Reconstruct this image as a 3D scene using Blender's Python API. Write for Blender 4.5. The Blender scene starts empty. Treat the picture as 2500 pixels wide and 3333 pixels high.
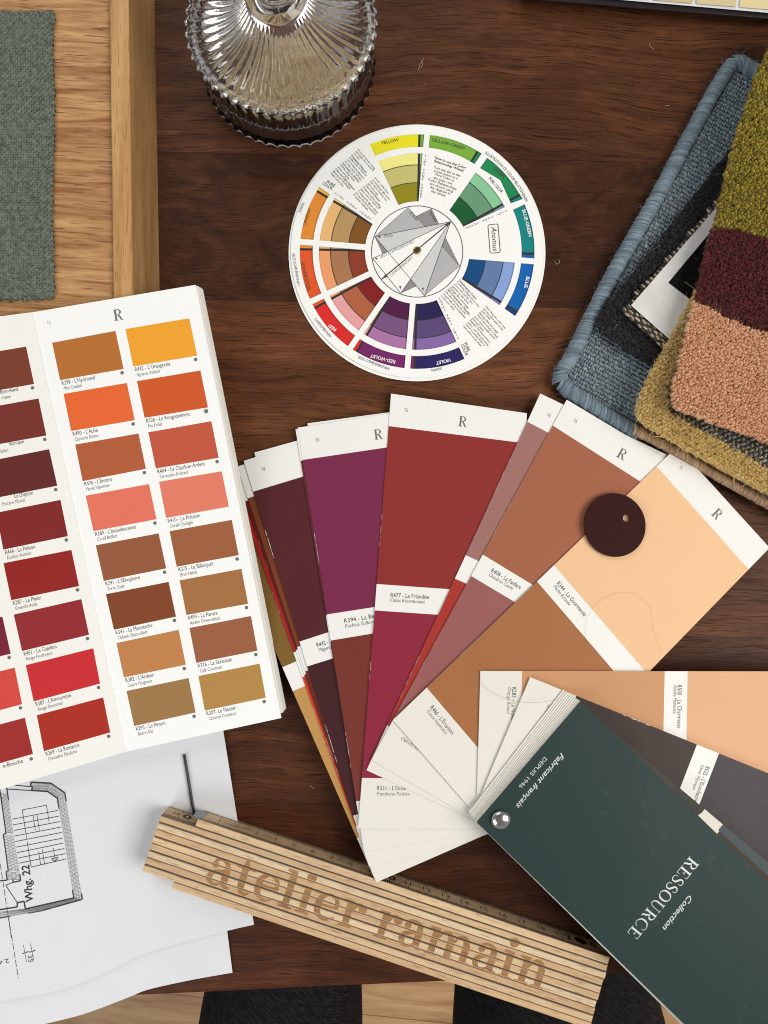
import bpy, bmesh, math, random
from mathutils import Vector, Matrix
random.seed(7)
SC = bpy.context.scene
COL = SC.collection

# ------------------------------------------------------------------ camera
TH = math.radians(4.37)          # the phone looks almost straight down
F = 2407.0                       # focal length in photo pixels (26 mm equivalent)
CX, CY = 1250.0, 1666.5
CAMH = 0.393                     # metres above the table top
cam = bpy.data.cameras.new('camera')
camo = bpy.data.objects.new('camera', cam)
COL.objects.link(camo)
camo.location = (0, 0, CAMH)
camo.rotation_euler = (TH, 0, 0)
cam.sensor_fit = 'AUTO'
cam.sensor_width = 36.0
cam.lens = F / 3333.0 * 36.0
cam.clip_start = 0.01
cam.clip_end = 20
SC.camera = camo

# ------------------------------------------------------------------ light
w = bpy.data.worlds.new('World'); SC.world = w; w.use_nodes = True
wn = w.node_tree.nodes; wl = w.node_tree.links
bg = wn['Background']
tc = wn.new('ShaderNodeTexCoord'); sx = wn.new('ShaderNodeSeparateXYZ')
wl.new(tc.outputs['Generated'], sx.inputs[0])
rp = wn.new('ShaderNodeValToRGB')
rp.color_ramp.elements[0].position = 0.30; rp.color_ramp.elements[0].color = (0.30, 0.26, 0.22, 1)
rp.color_ramp.elements[1].position = 0.95; rp.color_ramp.elements[1].color = (0.50, 0.49, 0.48, 1)
e_ = rp.color_ramp.elements.new(0.60); e_.color = (0.95, 0.95, 0.97, 1)
mz = wn.new('ShaderNodeMath'); mz.operation = 'MULTIPLY_ADD'; mz.inputs[1].default_value = 0.5; mz.inputs[2].default_value = 0.5
wl.new(sx.outputs['Z'], mz.inputs[0]); wl.new(mz.outputs[0], rp.inputs[0]); wl.new(rp.outputs[0], bg.inputs[0])
bg.inputs[1].default_value = 0.33

def area(name, loc, target, sx_, sy_, power, color):
    l = bpy.data.lights.new(name, 'AREA'); l.shape = 'RECTANGLE'; l.size = sx_; l.size_y = sy_
    l.energy = power; l.color = color
    o = bpy.data.objects.new(name, l); COL.objects.link(o); o.location = loc
    o.rotation_euler = (Vector(target) - Vector(loc)).to_track_quat('-Z', 'Y').to_euler()
    return o
area('window_light', (1.35, -0.22, 1.45), (0.0, 0.05, 0.0), 1.1, 1.3, 37.0, (1.0, 0.965, 0.91))
area('far_window_light', (-0.35, 1.05, 0.85), (0.0, 0.05, 0.0), 0.9, 0.6, 4.5, (1.0, 0.97, 0.93))
area('cool_window_light', (-0.80, -0.85, 0.85), (-0.05, -0.05, 0.0), 0.8, 0.7, 9.0, (0.90, 0.95, 1.0))

SC.view_settings.view_transform = 'Standard'
SC.view_settings.look = 'None'
SC.view_settings.exposure = 0.0
SC.view_settings.gamma = 1.0
SC.view_settings.use_curve_mapping = False
SC.cycles.max_bounces = 14
SC.cycles.transmission_bounces = 14
SC.cycles.transparent_max_bounces = 8
SC.cycles.sample_clamp_indirect = 6.0
SC.cycles.blur_glossy = 0.6
SC.cycles.use_denoising = True
SC.cycles.pixel_filter_type = 'BLACKMAN_HARRIS'
SC.cycles.filter_width = 1.05

# ------------------------------------------------------------------ geometry helpers
CT, ST = math.cos(TH), math.sin(TH)
def ray(px, py):
    a = (px - CX) / F; b = -(py - CY) / F
    return Vector((a, b * CT + ST, b * ST - CT))
EYE = Vector((0, 0, CAMH))
def P(px, py, z=0.0):
    "point of the place that stands z mm above the table where the photo shows (px, py)"
    d = ray(px, py); t = (z * 0.001 - CAMH) / d.z
    return EYE + d * t
def Zm(x0, y0, s):
    return lambda x, y: (x0 + x * s, y0 + y * s)

class Flat:
    def __init__(s, z): s.z = z
    def __call__(s, x, y, lift=0.0): return P(x, y, s.z + lift)
class Plane:
    "plane through three photo points with heights"
    def __init__(s, a, za, b, zb, c, zc):
        s.o = P(a[0], a[1], za); u = P(b[0], b[1], zb) - s.o; v = P(c[0], c[1], zc) - s.o
        s.n = u.cross(v).normalized()
        if s.n.z < 0: s.n = -s.n
    def __call__(s, x, y, lift=0.0):
        d = ray(x, y); t = (s.o - EYE).dot(s.n) / d.dot(s.n)
        return EYE + d * t + s.n * (lift * 0.001)
class Func:
    def __init__(s, f): s.f = f
    def __call__(s, x, y, lift=0.0): return P(x, y, s.f(x, y) + lift)
class Face:
    "upright face: u runs along it, v upward, in mm"
    def __init__(s, o, u, v, n): s.o, s.u, s.v, s.n = o, u, v, n
    def __call__(s, x, y, lift=0.0): return s.o + s.u * (x * .001) + s.v * (y * .001) + s.n * (lift * .001)

LOCS = {}
def put(name, me, mat=None, parent=None):
    o = bpy.data.objects.new(name, me); COL.objects.link(o)
    if mat is not None:
        for m in (mat if isinstance(mat, (list, tuple)) else [mat]): me.materials.append(m)
    if parent is not None: adopt(o, parent)
    return o
def adopt(o, parent):
    o.parent = parent
    if parent.name in LOCS: o.matrix_parent_inverse = Matrix.Translation(-LOCS[parent.name])
def thing(name, label, cat, loc, group=None):
    o = bpy.data.objects.new(name, None); COL.objects.link(o); o.empty_display_size = 0.01
    o.location = loc; LOCS[o.name] = Vector(loc)
    o['label'] = label; o['category'] = cat
    if group: o['group'] = group
    return o
def tag(o, label, cat, group=None):
    o['label'] = label; o['category'] = cat
    if group: o['group'] = group
    return o
def mesh(vs, fs, smooth=False):
    me = bpy.data.meshes.new('m'); me.from_pydata([tuple(v) for v in vs], [], fs); me.validate()
    if smooth:
        me.polygons.foreach_set('use_smooth', [True] * len(me.polygons))
    me.update(); return me

class MB:
    "collects vertices and faces of one mesh"
    def __init__(s): s.v = []; s.f = []; s.mi = []
    def add(s, vs, fs, mi=0):
        n = len(s.v); s.v.extend(vs); s.f.extend([tuple(i + n for i in f) for f in fs]); s.mi.extend([mi] * len(fs))
    def build(s, name, mat, parent=None, smooth=False):
        me = bpy.data.meshes.new(name); me.from_pydata([tuple(v) for v in s.v], [], s.f)
        if any(s.mi): me.polygons.foreach_set('material_index', s.mi)
        if smooth: me.polygons.foreach_set('use_smooth', [True] * len(me.polygons))
        me.update(); return put(name, me, mat, parent)

def sheet(name, pts, S, thick, mat, parent=None, lift=0.0):
    "flat sheet with the outline pts (photo pixels) on surface S, thick mm deep"
    mb = MB(); n = len(pts)
    top = [S(x, y, lift) for x, y in pts]; bot = [S(x, y, lift - thick) for x, y in pts]
    if (top[1] - top[0]).cross(top[2] - top[1]).z < 0: pass
    mb.add(top + bot, [tuple(range(n))] + [tuple(range(2 * n - 1, n - 1, -1))] +
           [(i, i + n, (i + 1) % n + n, (i + 1) % n) for i in range(n)])
    o = mb.build(name, mat, parent)
    bm = bmesh.new(); bm.from_mesh(o.data); bmesh.ops.recalc_face_normals(bm, faces=bm.faces); bm.to_mesh(o.data); bm.free()
    return o
def patch(name, pts, S, lift, mat, parent):
    mb = MB(); mb.add([S(x, y, lift) for x, y in pts], [tuple(range(len(pts)))])
    o = mb.build(name, mat, parent)
    me = o.data
    if me.polygons[0].normal.z < 0: me.flip_normals()
    return o
def inter(a, b, c, d):
    x1, y1 = a; x2, y2 = b; x3, y3 = c; x4, y4 = d
    D = (x1 - x2) * (y3 - y4) - (y1 - y2) * (x3 - x4)
    A = x1 * y2 - y1 * x2; B = x3 * y4 - y3 * x4
    return ((A * (x3 - x4) - (x1 - x2) * B) / D, (A * (y3 - y4) - (y1 - y2) * B) / D)
def lerp(a, b, t): return (a[0] + (b[0] - a[0]) * t, a[1] + (b[1] - a[1]) * t)

# ------------------------------------------------------------------ lettering
_tc = {}
def text_mesh(body, bold=0.0):
    k = (body, bold)
    if k in _tc: return _tc[k]
    c = bpy.data.curves.new('lettering', 'FONT'); c.body = body; c.size = 1.0; c.resolution_u = 2
    c.offset = bold
    o = bpy.data.objects.new('lettering', c); COL.objects.link(o)
    dg = bpy.context.evaluated_depsgraph_get(); dg.update()
    ev = o.evaluated_get(dg); me = ev.to_mesh()
    vs = [(v.co.x, v.co.y) for v in me.vertices]; fs = [tuple(p.vertices) for p in me.polygons]
    ev.to_mesh_clear(); bpy.data.objects.remove(o); bpy.data.curves.remove(c)
    _tc[k] = (vs, fs); return _tc[k]
CAP = max(v[1] for v in text_mesh('H')[0])

def catmull(pts, k=5, closed=False):
    n = len(pts); out = []
    if n == 2: return pts
    rng = range(n if closed else n - 1)
    for i in rng:
        p0 = pts[(i - 1) % n] if (closed or i > 0) else pts[0]
        p1 = pts[i]; p2 = pts[(i + 1) % n]
        p3 = pts[(i + 2) % n] if (closed or i + 2 < n) else pts[-1]
        for j in range(k):
            t = j / k
            out.append(tuple(0.5 * (2 * b + (c - a) * t + (2 * a - 5 * b + 4 * c - d) * t * t + (3 * b - a - 3 * c + d) * t ** 3)
                             for a, b, c, d in zip(p0, p1, p2, p3)))
    if not closed: out.append(pts[-1])
    return out

class Ink:
    "everything printed on one part, gathered into one mesh"
    def __init__(s, S, lift=0.05, step=0.003): s.S = S; s.l = lift; s.mb = MB(); s.k = 0; s.st = step
    def poly(s, pts):
        L = s.l + s.st * (s.k % 17); s.k += 1
        ar = sum(pts[i][0] * pts[(i + 1) % len(pts)][1] - pts[(i + 1) % len(pts)][0] * pts[i][1] for i in range(len(pts)))
        if ar > 0: pts = pts[::-1]
        s.mb.add([s.S(x, y, L) for x, y in pts], [tuple(range(len(pts)))])
    def stroke(s, pts, smooth=False, closed=False, M=lambda x, y: (x, y)):
        "pts = (x, y, width)"
        if smooth: pts = catmull(pts, 5, closed)
        L = s.l + s.st * (s.k % 17); s.k += 1
        n = len(pts); vs = []; fs = []
        for i, (x, y, wd) in enumerate(pts):
            a = pts[i - 1] if (i > 0 or closed) else pts[i]; b = pts[(i + 1) % n] if (i < n - 1 or closed) else pts[i]
            dx, dy = b[0] - a[0], b[1] - a[1]; q = math.hypot(dx, dy) or 1e-9
            nx, ny = -dy / q * wd / 2, dx / q * wd / 2
            vs.append(s.S(*M(x + nx, y + ny), L)); vs.append(s.S(*M(x - nx, y - ny), L))
        for i in range(n if closed else n - 1):
            j = (i + 1) % n; fs.append((2 * i, 2 * i + 1, 2 * j + 1, 2 * j))
        s.mb.add(vs, fs)
    def line(s, a, b, wd): s.stroke([(a[0], a[1], wd), (b[0], b[1], wd)])
    def dash(s, a, b, wd, on, off):
        L = math.hypot(b[0] - a[0], b[1] - a[1]); t = 0
        while t < L:
            s.line(lerp(a, b, t / L), lerp(a, b, min(1, (t + on) / L)), wd); t += on + off
    def dot(s, c, r, n=14, M=lambda x, y: (x, y)):
        s.poly([M(c[0] + r * math.cos(i * 2 * math.pi / n), c[1] + r * math.sin(i * 2 * math.pi / n)) for i in range(n)])
    def text(s, body, p0, p1=None, cap=13.0, ang=0.0, xs=0.8, shear=0.0, bold=0.0, align='L'):
        "baseline from p0 (to p1 when given: the width is fitted)"
        vs, fs = text_mesh(body, bold)
        if not vs: return
        wd = max(v[0] for v in vs); sy = cap / CAP; sx = sy * xs
        if p1 is not None:
            dx, dy = p1[0] - p0[0], p1[1] - p0[1]; q = math.hypot(dx, dy); d = (dx / q, dy / q); sx = q / wd
        else:
            d = (math.cos(ang), math.sin(ang))
        if align == 'R': p0 = (p0[0] - d[0] * wd * sx, p0[1] - d[1] * wd * sx)
        if align == 'C': p0 = (p0[0] - d[0] * wd * sx / 2, p0[1] - d[1] * wd * sx / 2)
        up = (d[1], -d[0]); L = s.l; out = []
        for x, y in vs:
            x += shear * y
            out.append(s.S(p0[0] + d[0] * x * sx + up[0] * y * sy, p0[1] + d[1] * x * sx + up[1] * y * sy, L))
        s.mb.add(out, fs)
    def arc_text(s, body, c, r, a0, a1, cap):
        vs, fs = text_mesh(body); wd = max(v[0] for v in vs); sy = cap / CAP
        out = []
        for x, y in vs:
            a = a0 + (a1 - a0) * x / wd; rr = r + y * sy
            out.append(s.S(c[0] + rr * math.cos(a), c[1] - rr * math.sin(a), s.l))
        s.mb.add(out, fs)
    def glyphs(s, word, table, p0, d, h, gap=0.06):
        "word in drawn letters; p0 baseline start, d unit direction, h height of the unit"
        x0 = 0.0; up = (d[1], -d[0])
        for ch in word:
            if ch == ' ': x0 += 0.42; continue
            adv, strokes = table[ch]
            M = lambda x, y, x0=x0: (p0[0] + d[0] * (x0 + x) * h + up[0] * y * h, p0[1] + d[1] * (x0 + x) * h + up[1] * y * h)
            for st in strokes:
                if st[0] == 'dot': s.dot(st[1], st[2], M=M)
                elif st[0] == 's': s.stroke(st[1], True, M=M)
                elif st[0] == 'c': s.stroke(st[1], True, True, M=M)
                else: s.stroke(st[1], False, M=M)
            x0 += adv + gap
    def build(s, name, mat, parent):
        if s.mb.v: return s.mb.build(name, mat, parent)

def glyph_width(word, table, gap=0.06):
    return sum(0.42 if c == ' ' else table[c][0] + gap for c in word)
def SL(*p): return ('l', list(p))
def SS(*p): return ('s', list(p))
_serif = SL((0.02, .05, .1), (0.60, .05, .1)); _flag = SL((0.04, .95, .1), (0.3, .95, .1))
def _stem(x, h=1.0): return [SL((x, 0, .25), (x, h, .25)), SL((x - .26, .04, .08), (x + .26, .04, .08))]
LOWER = {
 'a': (0.98, [SS((.17, .74, .08), (.24, .93, .1), (.47, .97, .1), (.67, .86, .18), (.71, .6, .25), (.71, .22, .25), (.80, .06, .16), (.97, .06, .06)),
              ('dot', (.22, .75), .125),
              SS((.7, .6, .1), (.44, .55, .12), (.18, .42, .18), (.13, .22, .22), (.26, .06, .12), (.48, .07, .1), (.68, .22, .08))]),
 't': (0.76, [SL((.34, 1.3, .08), (.33, 1.0, .24)), SS((.33, 1.02, .25), (.33, .6, .25), (.34, .25, .25), (.42, .07, .17), (.57, .03, .12), (.74, .16, .06)), SL((.02, .95, .1), (.72, .95, .1))]),
 'e': (0.98, [SL((.14, .53, .1), (.86, .53, .1)), SS((.84, .5, .17), (.80, .82, .15), (.5, .96, .08), (.22, .80, .2), (.15, .5, .26), (.22, .2, .2), (.54, .04, .1), (.88, .22, .05))]),
 'l': (0.62, _stem(.3, 1.42) + [SL((.03, 1.37, .1), (.3, 1.37, .1))]),
 'i': (0.62, _stem(.3) + [_flag, ('dot', (.3, 1.33), .18)]),
 'r': (0.92, _stem(.3) + [_flag, SS((.42, .62, .08), (.55, .88, .12), (.74, .92, .16)), ('dot', (.79, .80), .155)]),
 'n': (1.22, _stem(.3) + _stem(.92, .7) + [_flag, SS((.42, .66, .08), (.58, .9, .12), (.8, .91, .18), (.92, .66, .25))]),
 'm': (1.84, _stem(.3) + _stem(.92, .7) + _stem(1.54, .7) + [_flag, SS((.42, .66, .08), (.58, .9, .12), (.8, .91, .18), (.92, .66, .25)), SS((1.04, .66, .08), (1.2, .9, .12), (1.42, .91, .18), (1.54, .66, .25))]),
}
def _capstem(x): return [SL((x, 0, .17), (x, 1, .17)), SL((x - .19, .02, .045), (x + .19, .02, .045)), SL((x - .19, .98, .045), (x + .19, .98, .045))]
UPPER = {
 'R': (0.86, _capstem(.22) + [SS((.26, .98, .05), (.5, .97, .07), (.67, .75, .15), (.5, .53, .07), (.26, .5, .05)), SS((.42, .5, .1), (.58, .28, .15), (.68, .06, .12), (.84, .03, .05))]),
 'E': (0.80, _capstem(.22) + [SL((.22, .98, .05), (.68, .98, .05)), SL((.67, .99, .05), (.68, .76, .03)), SL((.26, .51, .05), (.5, .51, .05)), SL((.5, .62, .04), (.5, .4, .04)), SL((.22, .02, .05), (.72, .02, .05)), SL((.71, .01, .05), (.74, .26, .03))]),
 'S': (0.68, [SS((.56, .72, .04), (.52, .92, .05), (.34, .99, .06), (.14, .86, .1), (.16, .66, .14), (.36, .52, .16), (.54, .38, .14), (.56, .14, .1), (.34, .01, .06), (.12, .1, .05), (.08, .3, .04))]),
 'O': (0.92, [('c', [(.45, .98, .05), (.16, .82, .12), (.08, .5, .15), (.16, .18, .12), (.45, .02, .05), (.74, .18, .12), (.82, .5, .15), (.74, .82, .12)])]),
 'U': (0.94, [SS((.2, 1, .14), (.2, .6, .14), (.22, .25, .13), (.36, .04, .08), (.56, .03, .06), (.70, .2, .05), (.73, .6, .05), (.73, 1, .05)), SL((.04, .98, .045), (.38, .98, .045)), SL((.6, .98, .045), (.88, .98, .045))]),
 'C': (0.86, [SS((.76, .72, .04), (.72, .92, .05), (.46, .99, .05), (.16, .8, .11), (.08, .5, .15), (.16, .2, .11), (.46, .01, .05), (.74, .12, .05), (.8, .3, .04))]),
}

# ------------------------------------------------------------------ materials
def lin(c): c /= 255.0; return c / 12.92 if c <= 0.04045 else ((c + 0.055) / 1.055) ** 2.4
K = 0.90
def alb(rgb, k=None):
    k = K if k is None else k
    return tuple(min(0.88, lin(c) * k) for c in rgb) + (1.0,)
class NT:
    def __init__(s, name):
        s.m = bpy.data.materials.new(name); s.m.use_nodes = True; s.t = s.m.node_tree
        s.b = s.t.nodes['Principled BSDF']
    def n(s, kind, **kw):
        nd = s.t.nodes.new('ShaderNode' + kind)
        for k, v in kw.items(): setattr(nd, k, v)
        return nd
    def l(s, a, b): s.t.links.new(a, b)
    def math(s, op, a, b=None, c=None):
        nd = s.n('Math', operation=op)
        for i, v in enumerate((a, b, c)):
            if v is None: continue
            if isinstance(v, (int, float)): nd.inputs[i].default_value = v
            else: s.l(v, nd.inputs[i])
        return nd.outputs[0]
    def noise(s, vec, scale, detail=2.0, rough=0.5, dist=0.0):
        nd = s.n('TexNoise'); nd.inputs['Scale'].default_value = scale; nd.inputs['Detail'].default_value = detail
        nd.inputs['Roughness'].default_value = rough; nd.inputs['Distortion'].default_value = dist
        s.l(vec, nd.inputs['Vector']); return nd.outputs['Fac']
    def ramp(s, fac, stops):
        nd = s.n('ValToRGB'); e = nd.color_ramp.elements
        while len(e) < len(stops): e.new(0.5)
        for i, (p, c) in enumerate(stops):
            e[i].position = p; e[i].color = c if len(c) == 4 else tuple(c) + (1,)
        s.l(fac, nd.inputs[0]); return nd.outputs[0]
    def mix(s, fac, a, b, mode='MIX'):
        nd = s.n('Mix', data_type='RGBA', blend_type=mode)
        for sock, v in ((nd.inputs[0], fac), (nd.inputs[6], a), (nd.inputs[7], b)):
            if isinstance(v, (int, float)): sock.default_value = v
            elif isinstance(v, tuple): sock.default_value = v
            else: s.l(v, sock)
        return nd.outputs[2]
    def obj(s): return s.n('TexCoord').outputs['Object']
    def mapping(s, vec, scale=(1, 1, 1), rot=(0, 0, 0), loc=(0, 0, 0)):
        nd = s.n('Mapping'); nd.inputs['Scale'].default_value = scale; nd.inputs['Rotation'].default_value = rot
        nd.inputs['Location'].default_value = loc; s.l(vec, nd.inputs['Vector']); return nd.outputs[0]
    def bump(s, h, strength=0.2, dist=0.0005):
        nd = s.n('Bump'); nd.inputs['Strength'].default_value = strength; nd.inputs['Distance'].default_value = dist
        s.l(h, nd.inputs['Height']); s.l(nd.outputs[0], s.b.inputs['Normal'])
    def set(s, **kw):
        for k, v in kw.items():
            nm = k.replace('_', ' ')
            if isinstance(v, (int, float, tuple)): s.b.inputs[nm].default_value = v
            else: s.l(v, s.b.inputs[nm])
        return s.m
_mc = {}
def paint(rgb, rough=0.55, var=0.05, grain=0.06, spec=0.35, k=None):
    spec = spec * 0.4; rough = max(rough, .55) if rough > .2 else rough
    "matt printed or painted paper with a faint tooth"
    key = ('paint', rgb, rough, var, grain, spec, k)
    if key in _mc: return _mc[key]
    t = NT('painted_paper'); o = t.obj(); a = alb(rgb, k)
    f = t.noise(o, 55.0, 3); g = t.noise(o, 1500.0, 2)
    dk = tuple(c * (1 - var) for c in a[:3]) + (1,); lt = tuple(min(.9, c * (1 + var)) for c in a[:3]) + (1,)
    c = t.mix(f, dk, lt)
    t.bump(g, grain, 0.0002)
    sm = t.noise(o, 24.0, 4, .65)
    ro = t.math('ADD', t.math('MULTIPLY', sm, .30), rough - .18) if rough > .3 else rough
    _mc[key] = t.set(Base_Color=c, Roughness=ro, Specular_IOR_Level=spec); return _mc[key]
def plain(name, rgb, rough=0.5, metal=0.0, spec=0.5, k=None):
    key = ('plain', name, rgb, rough, metal)
    if key in _mc: return _mc[key]
    t = NT(name); o = t.obj(); a = alb(rgb, k); f = t.noise(o, 300.0, 2)
    c = t.mix(f, tuple(x * .92 for x in a[:3]) + (1,), tuple(min(.92, x * 1.06) for x in a[:3]) + (1,))
    _mc[key] = t.set(Base_Color=c, Roughness=rough, Metallic=metal, Specular_IOR_Level=spec); return _mc[key]
INK = plain('black_ink', (58, 58, 58), 0.6)
GREYINK = plain('grey_ink', (105, 106, 104), 0.6)
DARKINK = plain('dense_black_ink', (34, 33, 34), 0.6)
WHITEINK = plain('white_ink', (240, 240, 240), 0.6)
SILVER = plain('silver_foil', (205, 210, 208), 0.45, 0.15)

def wood(name, light, dark, pore, axis='X', grain=1.0, rough=0.5, stretch=18.0, rot=0.0, pores=0.5, cathedral=0.0):
    t = NT(name); o = t.obj()
    if axis == 'X': sc = (1.0, stretch, stretch)
    elif axis == 'Y': sc = (stretch, 1.0, stretch)
    else: sc = (stretch, stretch, 1.0)
    v = t.mapping(o, (1, 1, 1), (0, 0, rot))
    vs = t.mapping(v, sc)
    wob = t.noise(v, 9.0 * grain, 2)
    n1 = t.noise(vs, 6.0 * grain, 6, 0.6, 0.6 + cathedral)
    n2 = t.noise(vs, 45.0 * grain, 4, 0.6, 0.2)
    f = t.math('ADD', t.math('MULTIPLY', n1, 0.7), t.math('MULTIPLY', n2, 0.3))
    c = t.ramp(f, [(0.36, alb(dark)), (0.62, alb(light))])
    c = t.mix(t.math('MULTIPLY', wob, 0.35), c, alb(dark))
    sc2 = tuple(4.0 if q == 1.0 else 60.0 for q in sc)
    pv = t.mapping(v, sc2)
    pn = t.noise(pv, 22.0 * grain, 1, 0.4)
    pm = t.ramp(pn, [(0.28, (1, 1, 1)), (0.40, (0, 0, 0))])
    c = t.mix(t.math('MULTIPLY', pm, pores), c, alb(pore))
    t.bump(t.math('SUBTRACT', n2, t.math('MULTIPLY', pm, .6)), 0.25, 0.0003)
    return t.set(Base_Color=c, Roughness=rough, Specular_IOR_Level=0.25)
def wool(name, dark, light, rough=0.95, k=None, soft=0.15):
    "yarn: every strand or tuft its own shade"
    t = NT(name); g = t.n('NewGeometry'); o = t.obj()
    f = t.noise(o, 900.0, 2)
    r = t.math('ADD', t.math('MULTIPLY', g.outputs['Random Per Island'], 0.7), t.math('MULTIPLY', f, 0.3))
    c = t.ramp(r, [(0.1, alb(dark, k)), (0.9, alb(light, k))])
    m = t.set(Base_Color=c, Roughness=rough, Specular_IOR_Level=0.1, Sheen_Weight=0.25)
    tr = t.n('BsdfTranslucent'); t.l(c, tr.inputs['Color']); mx = t.n('MixShader'); mx.inputs[0].default_value = soft
    t.l(t.b.outputs[0], mx.inputs[1]); t.l(tr.outputs[0], mx.inputs[2]); t.l(mx.outputs[0], t.t.nodes['Material Output'].inputs['Surface']); return m
# ------------------------------------------------------------------ the table, the floor under it
def table_material():
    t = NT('dark_stained_wood'); o = t.obj()
    v = t.mapping(o, (1, 1, 1), (0, 0, math.radians(1.3)))
    sp = t.n('SeparateXYZ'); t.l(v, sp.inputs[0]); y = sp.outputs['Y']
    seams = [P(700, py, 0) for py in (497, 977, 1500, 2035, 2612)]
    pid = None; dmin = None
    r = math.radians(1.3)
    for s_ in seams:
        ys = s_.x * math.sin(r) + s_.y * math.cos(r)
        g = t.math('GREATER_THAN', y, ys); d = t.math('ABSOLUTE', t.math('SUBTRACT', y, ys))
        pid = g if pid is None else t.math('ADD', pid, g)
        dmin = d if dmin is None else t.math('MINIMUM', dmin, d)
    off = t.n('CombineXYZ'); t.l(t.math('MULTIPLY', pid, 3.17), off.inputs[0]); t.l(t.math('MULTIPLY', pid, 1.71), off.inputs[2])
    av = t.n('VectorMath', operation='ADD'); t.l(v, av.inputs[0]); t.l(off.outputs[0], av.inputs[1]); v2 = av.outputs[0]
    # slow wander of the grain
    nd = t.n('TexNoise'); nd.inputs['Scale'].default_value = 7.0; nd.inputs['Detail'].default_value = 3; t.l(v2, nd.inputs['Vector'])
    wv = t.n('VectorMath', operation='SCALE'); t.l(nd.outputs['Color'], wv.inputs[0]); wv.inputs['Scale'].default_value = 0.035
    a2 = t.n('VectorMath', operation='ADD'); t.l(v2, a2.inputs[0]); t.l(wv.outputs[0], a2.inputs[1]); v3 = a2.outputs[0]
    big = t.noise(t.mapping(v3, (3, 14, 1)), 2.2, 4, 0.55, 0.8)
    fig = t.noise(t.mapping(v3, (1, 1.6, 1)), 34.0, 5, 0.62, 1.5)
    mid = t.noise(t.mapping(v3, (1, 22, 1)), 9.0, 5, 0.6, 0.3)
    fine = t.noise(t.mapping(v3, (1, 16, 1)), 75.0, 3, 0.6)
    curly = t.math('COMPARE', pid, 4.0, .3)
    fw = t.math('ADD', t.math('MULTIPLY', curly, 0.42), 0.16)
    f0 = t.math('ADD', t.math('MULTIPLY', big, 0.36), t.math('ADD', t.math('MULTIPLY', mid, 0.42), t.math('MULTIPLY', fine, 0.22)))
    f = t.math('ADD', t.math('MULTIPLY', f0, t.math('SUBTRACT', 1.0, fw)), t.math('MULTIPLY', fig, fw))
    c = t.ramp(f, [(0.32, alb((57, 31, 18))), (0.5, alb((95, 57, 35))), (0.68, alb((134, 86, 56)))])
    # each board its own tone
    nd2 = t.n('ValToRGB'); nd2.color_ramp.interpolation = 'CONSTANT'; el = nd2.color_ramp.elements
    tones = [(.66, .55, .50), (.80, .74, .70), (1.1, 1.08, 1.05), (1.22, 1.18, 1.13), (.50, .48, .47), (.86, .84, .82)]
    while len(el) < 6: el.new(.5)
    for i_, c_ in enumerate(tones): el[i_].position = i_ / 6.0; el[i_].color = c_ + (1,)
    t.l(t.math('DIVIDE', t.math('ADD', pid, .5), 6.0), nd2.inputs[0]); tone = nd2.outputs[0]
    patchy = t.noise(t.mapping(v3, (1, 2.2, 1)), 9.0, 3, .55, .6)
    c = t.mix(1.0, c, tone, 'MULTIPLY')
    c = t.mix(t.math('MULTIPLY', t.math('MAXIMUM', t.math('SUBTRACT', patchy, .42), 0.0), 1.7), c, alb((40, 22, 14)))
    # open pores: short dark dashes along the grain
    pn = t.noise(t.mapping(v3, (75, 2300, 1)), 1.0, 1, 0.4)
    pn2 = t.noise(t.mapping(v3, (42, 1300, 1), (0, 0, 0.04)), 1.0, 1, 0.4)
    pm = t.math('MAXIMUM', t.math('SMOOTH_MIN', t.math('MULTIPLY', t.math('MAXIMUM', t.math('SUBTRACT', 0.385, pn), 0.0), 16.0), 1.0, 0.1),
                t.math('MINIMUM', t.math('MULTIPLY', t.math('MAXIMUM', t.math('SUBTRACT', 0.36, pn2), 0.0), 16.0), 1.0))
    c = t.mix(t.math('MULTIPLY', pm, 0.75), c, alb((24, 12, 8)))
    sm = t.math('MULTIPLY', t.math('LESS_THAN', dmin, 0.00016), 0.35)
    c = t.mix(t.math('MULTIPLY', sm, 1.6), c, alb((22, 12, 8)))
    smear = t.noise(v, 10.0, 4, 0.6)
    ro = t.math('ADD', t.math('MULTIPLY', smear, 0.25), 0.34)
    t.bump(t.math('SUBTRACT', t.math('MULTIPLY', fine, .4), pm), 0.22, 0.0003)
    return t.set(Base_Color=c, Roughness=ro, Specular_IOR_Level=0.13)
TABLE = table_material()
eL = P(-1600, 3246 + (414 + 1600) * 0.0458, 0); eR = P(4200, 3175 - (4200 - 1966) * 0.0458, 0)
mb = MB()
top = [Vector((eL.x, eL.y, 0)), Vector((eR.x, eR.y, 0)), Vector((eR.x, 0.62, 0)), Vector((eL.x, 0.62, 0))]
bot = [v - Vector((0, 0, .028)) for v in top]
mb.add(top + bot, [(0, 1, 2, 3), (7, 6, 5, 4)] + [(i, i + 4, (i + 1) % 4 + 4, (i + 1) % 4) for i in range(4)])
tb = mb.build('table_top', TABLE)
bm = bmesh.new(); bm.from_mesh(tb.data); bmesh.ops.recalc_face_normals(bm, faces=bm.faces); bm.to_mesh(tb.data); bm.free()
bv = tb.modifiers.new('edge', 'BEVEL'); bv.width = 0.0025; bv.segments = 3
tag(tb, 'dark brown stained wooden table top made of wide boards, everything lies on it', 'table')

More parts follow.
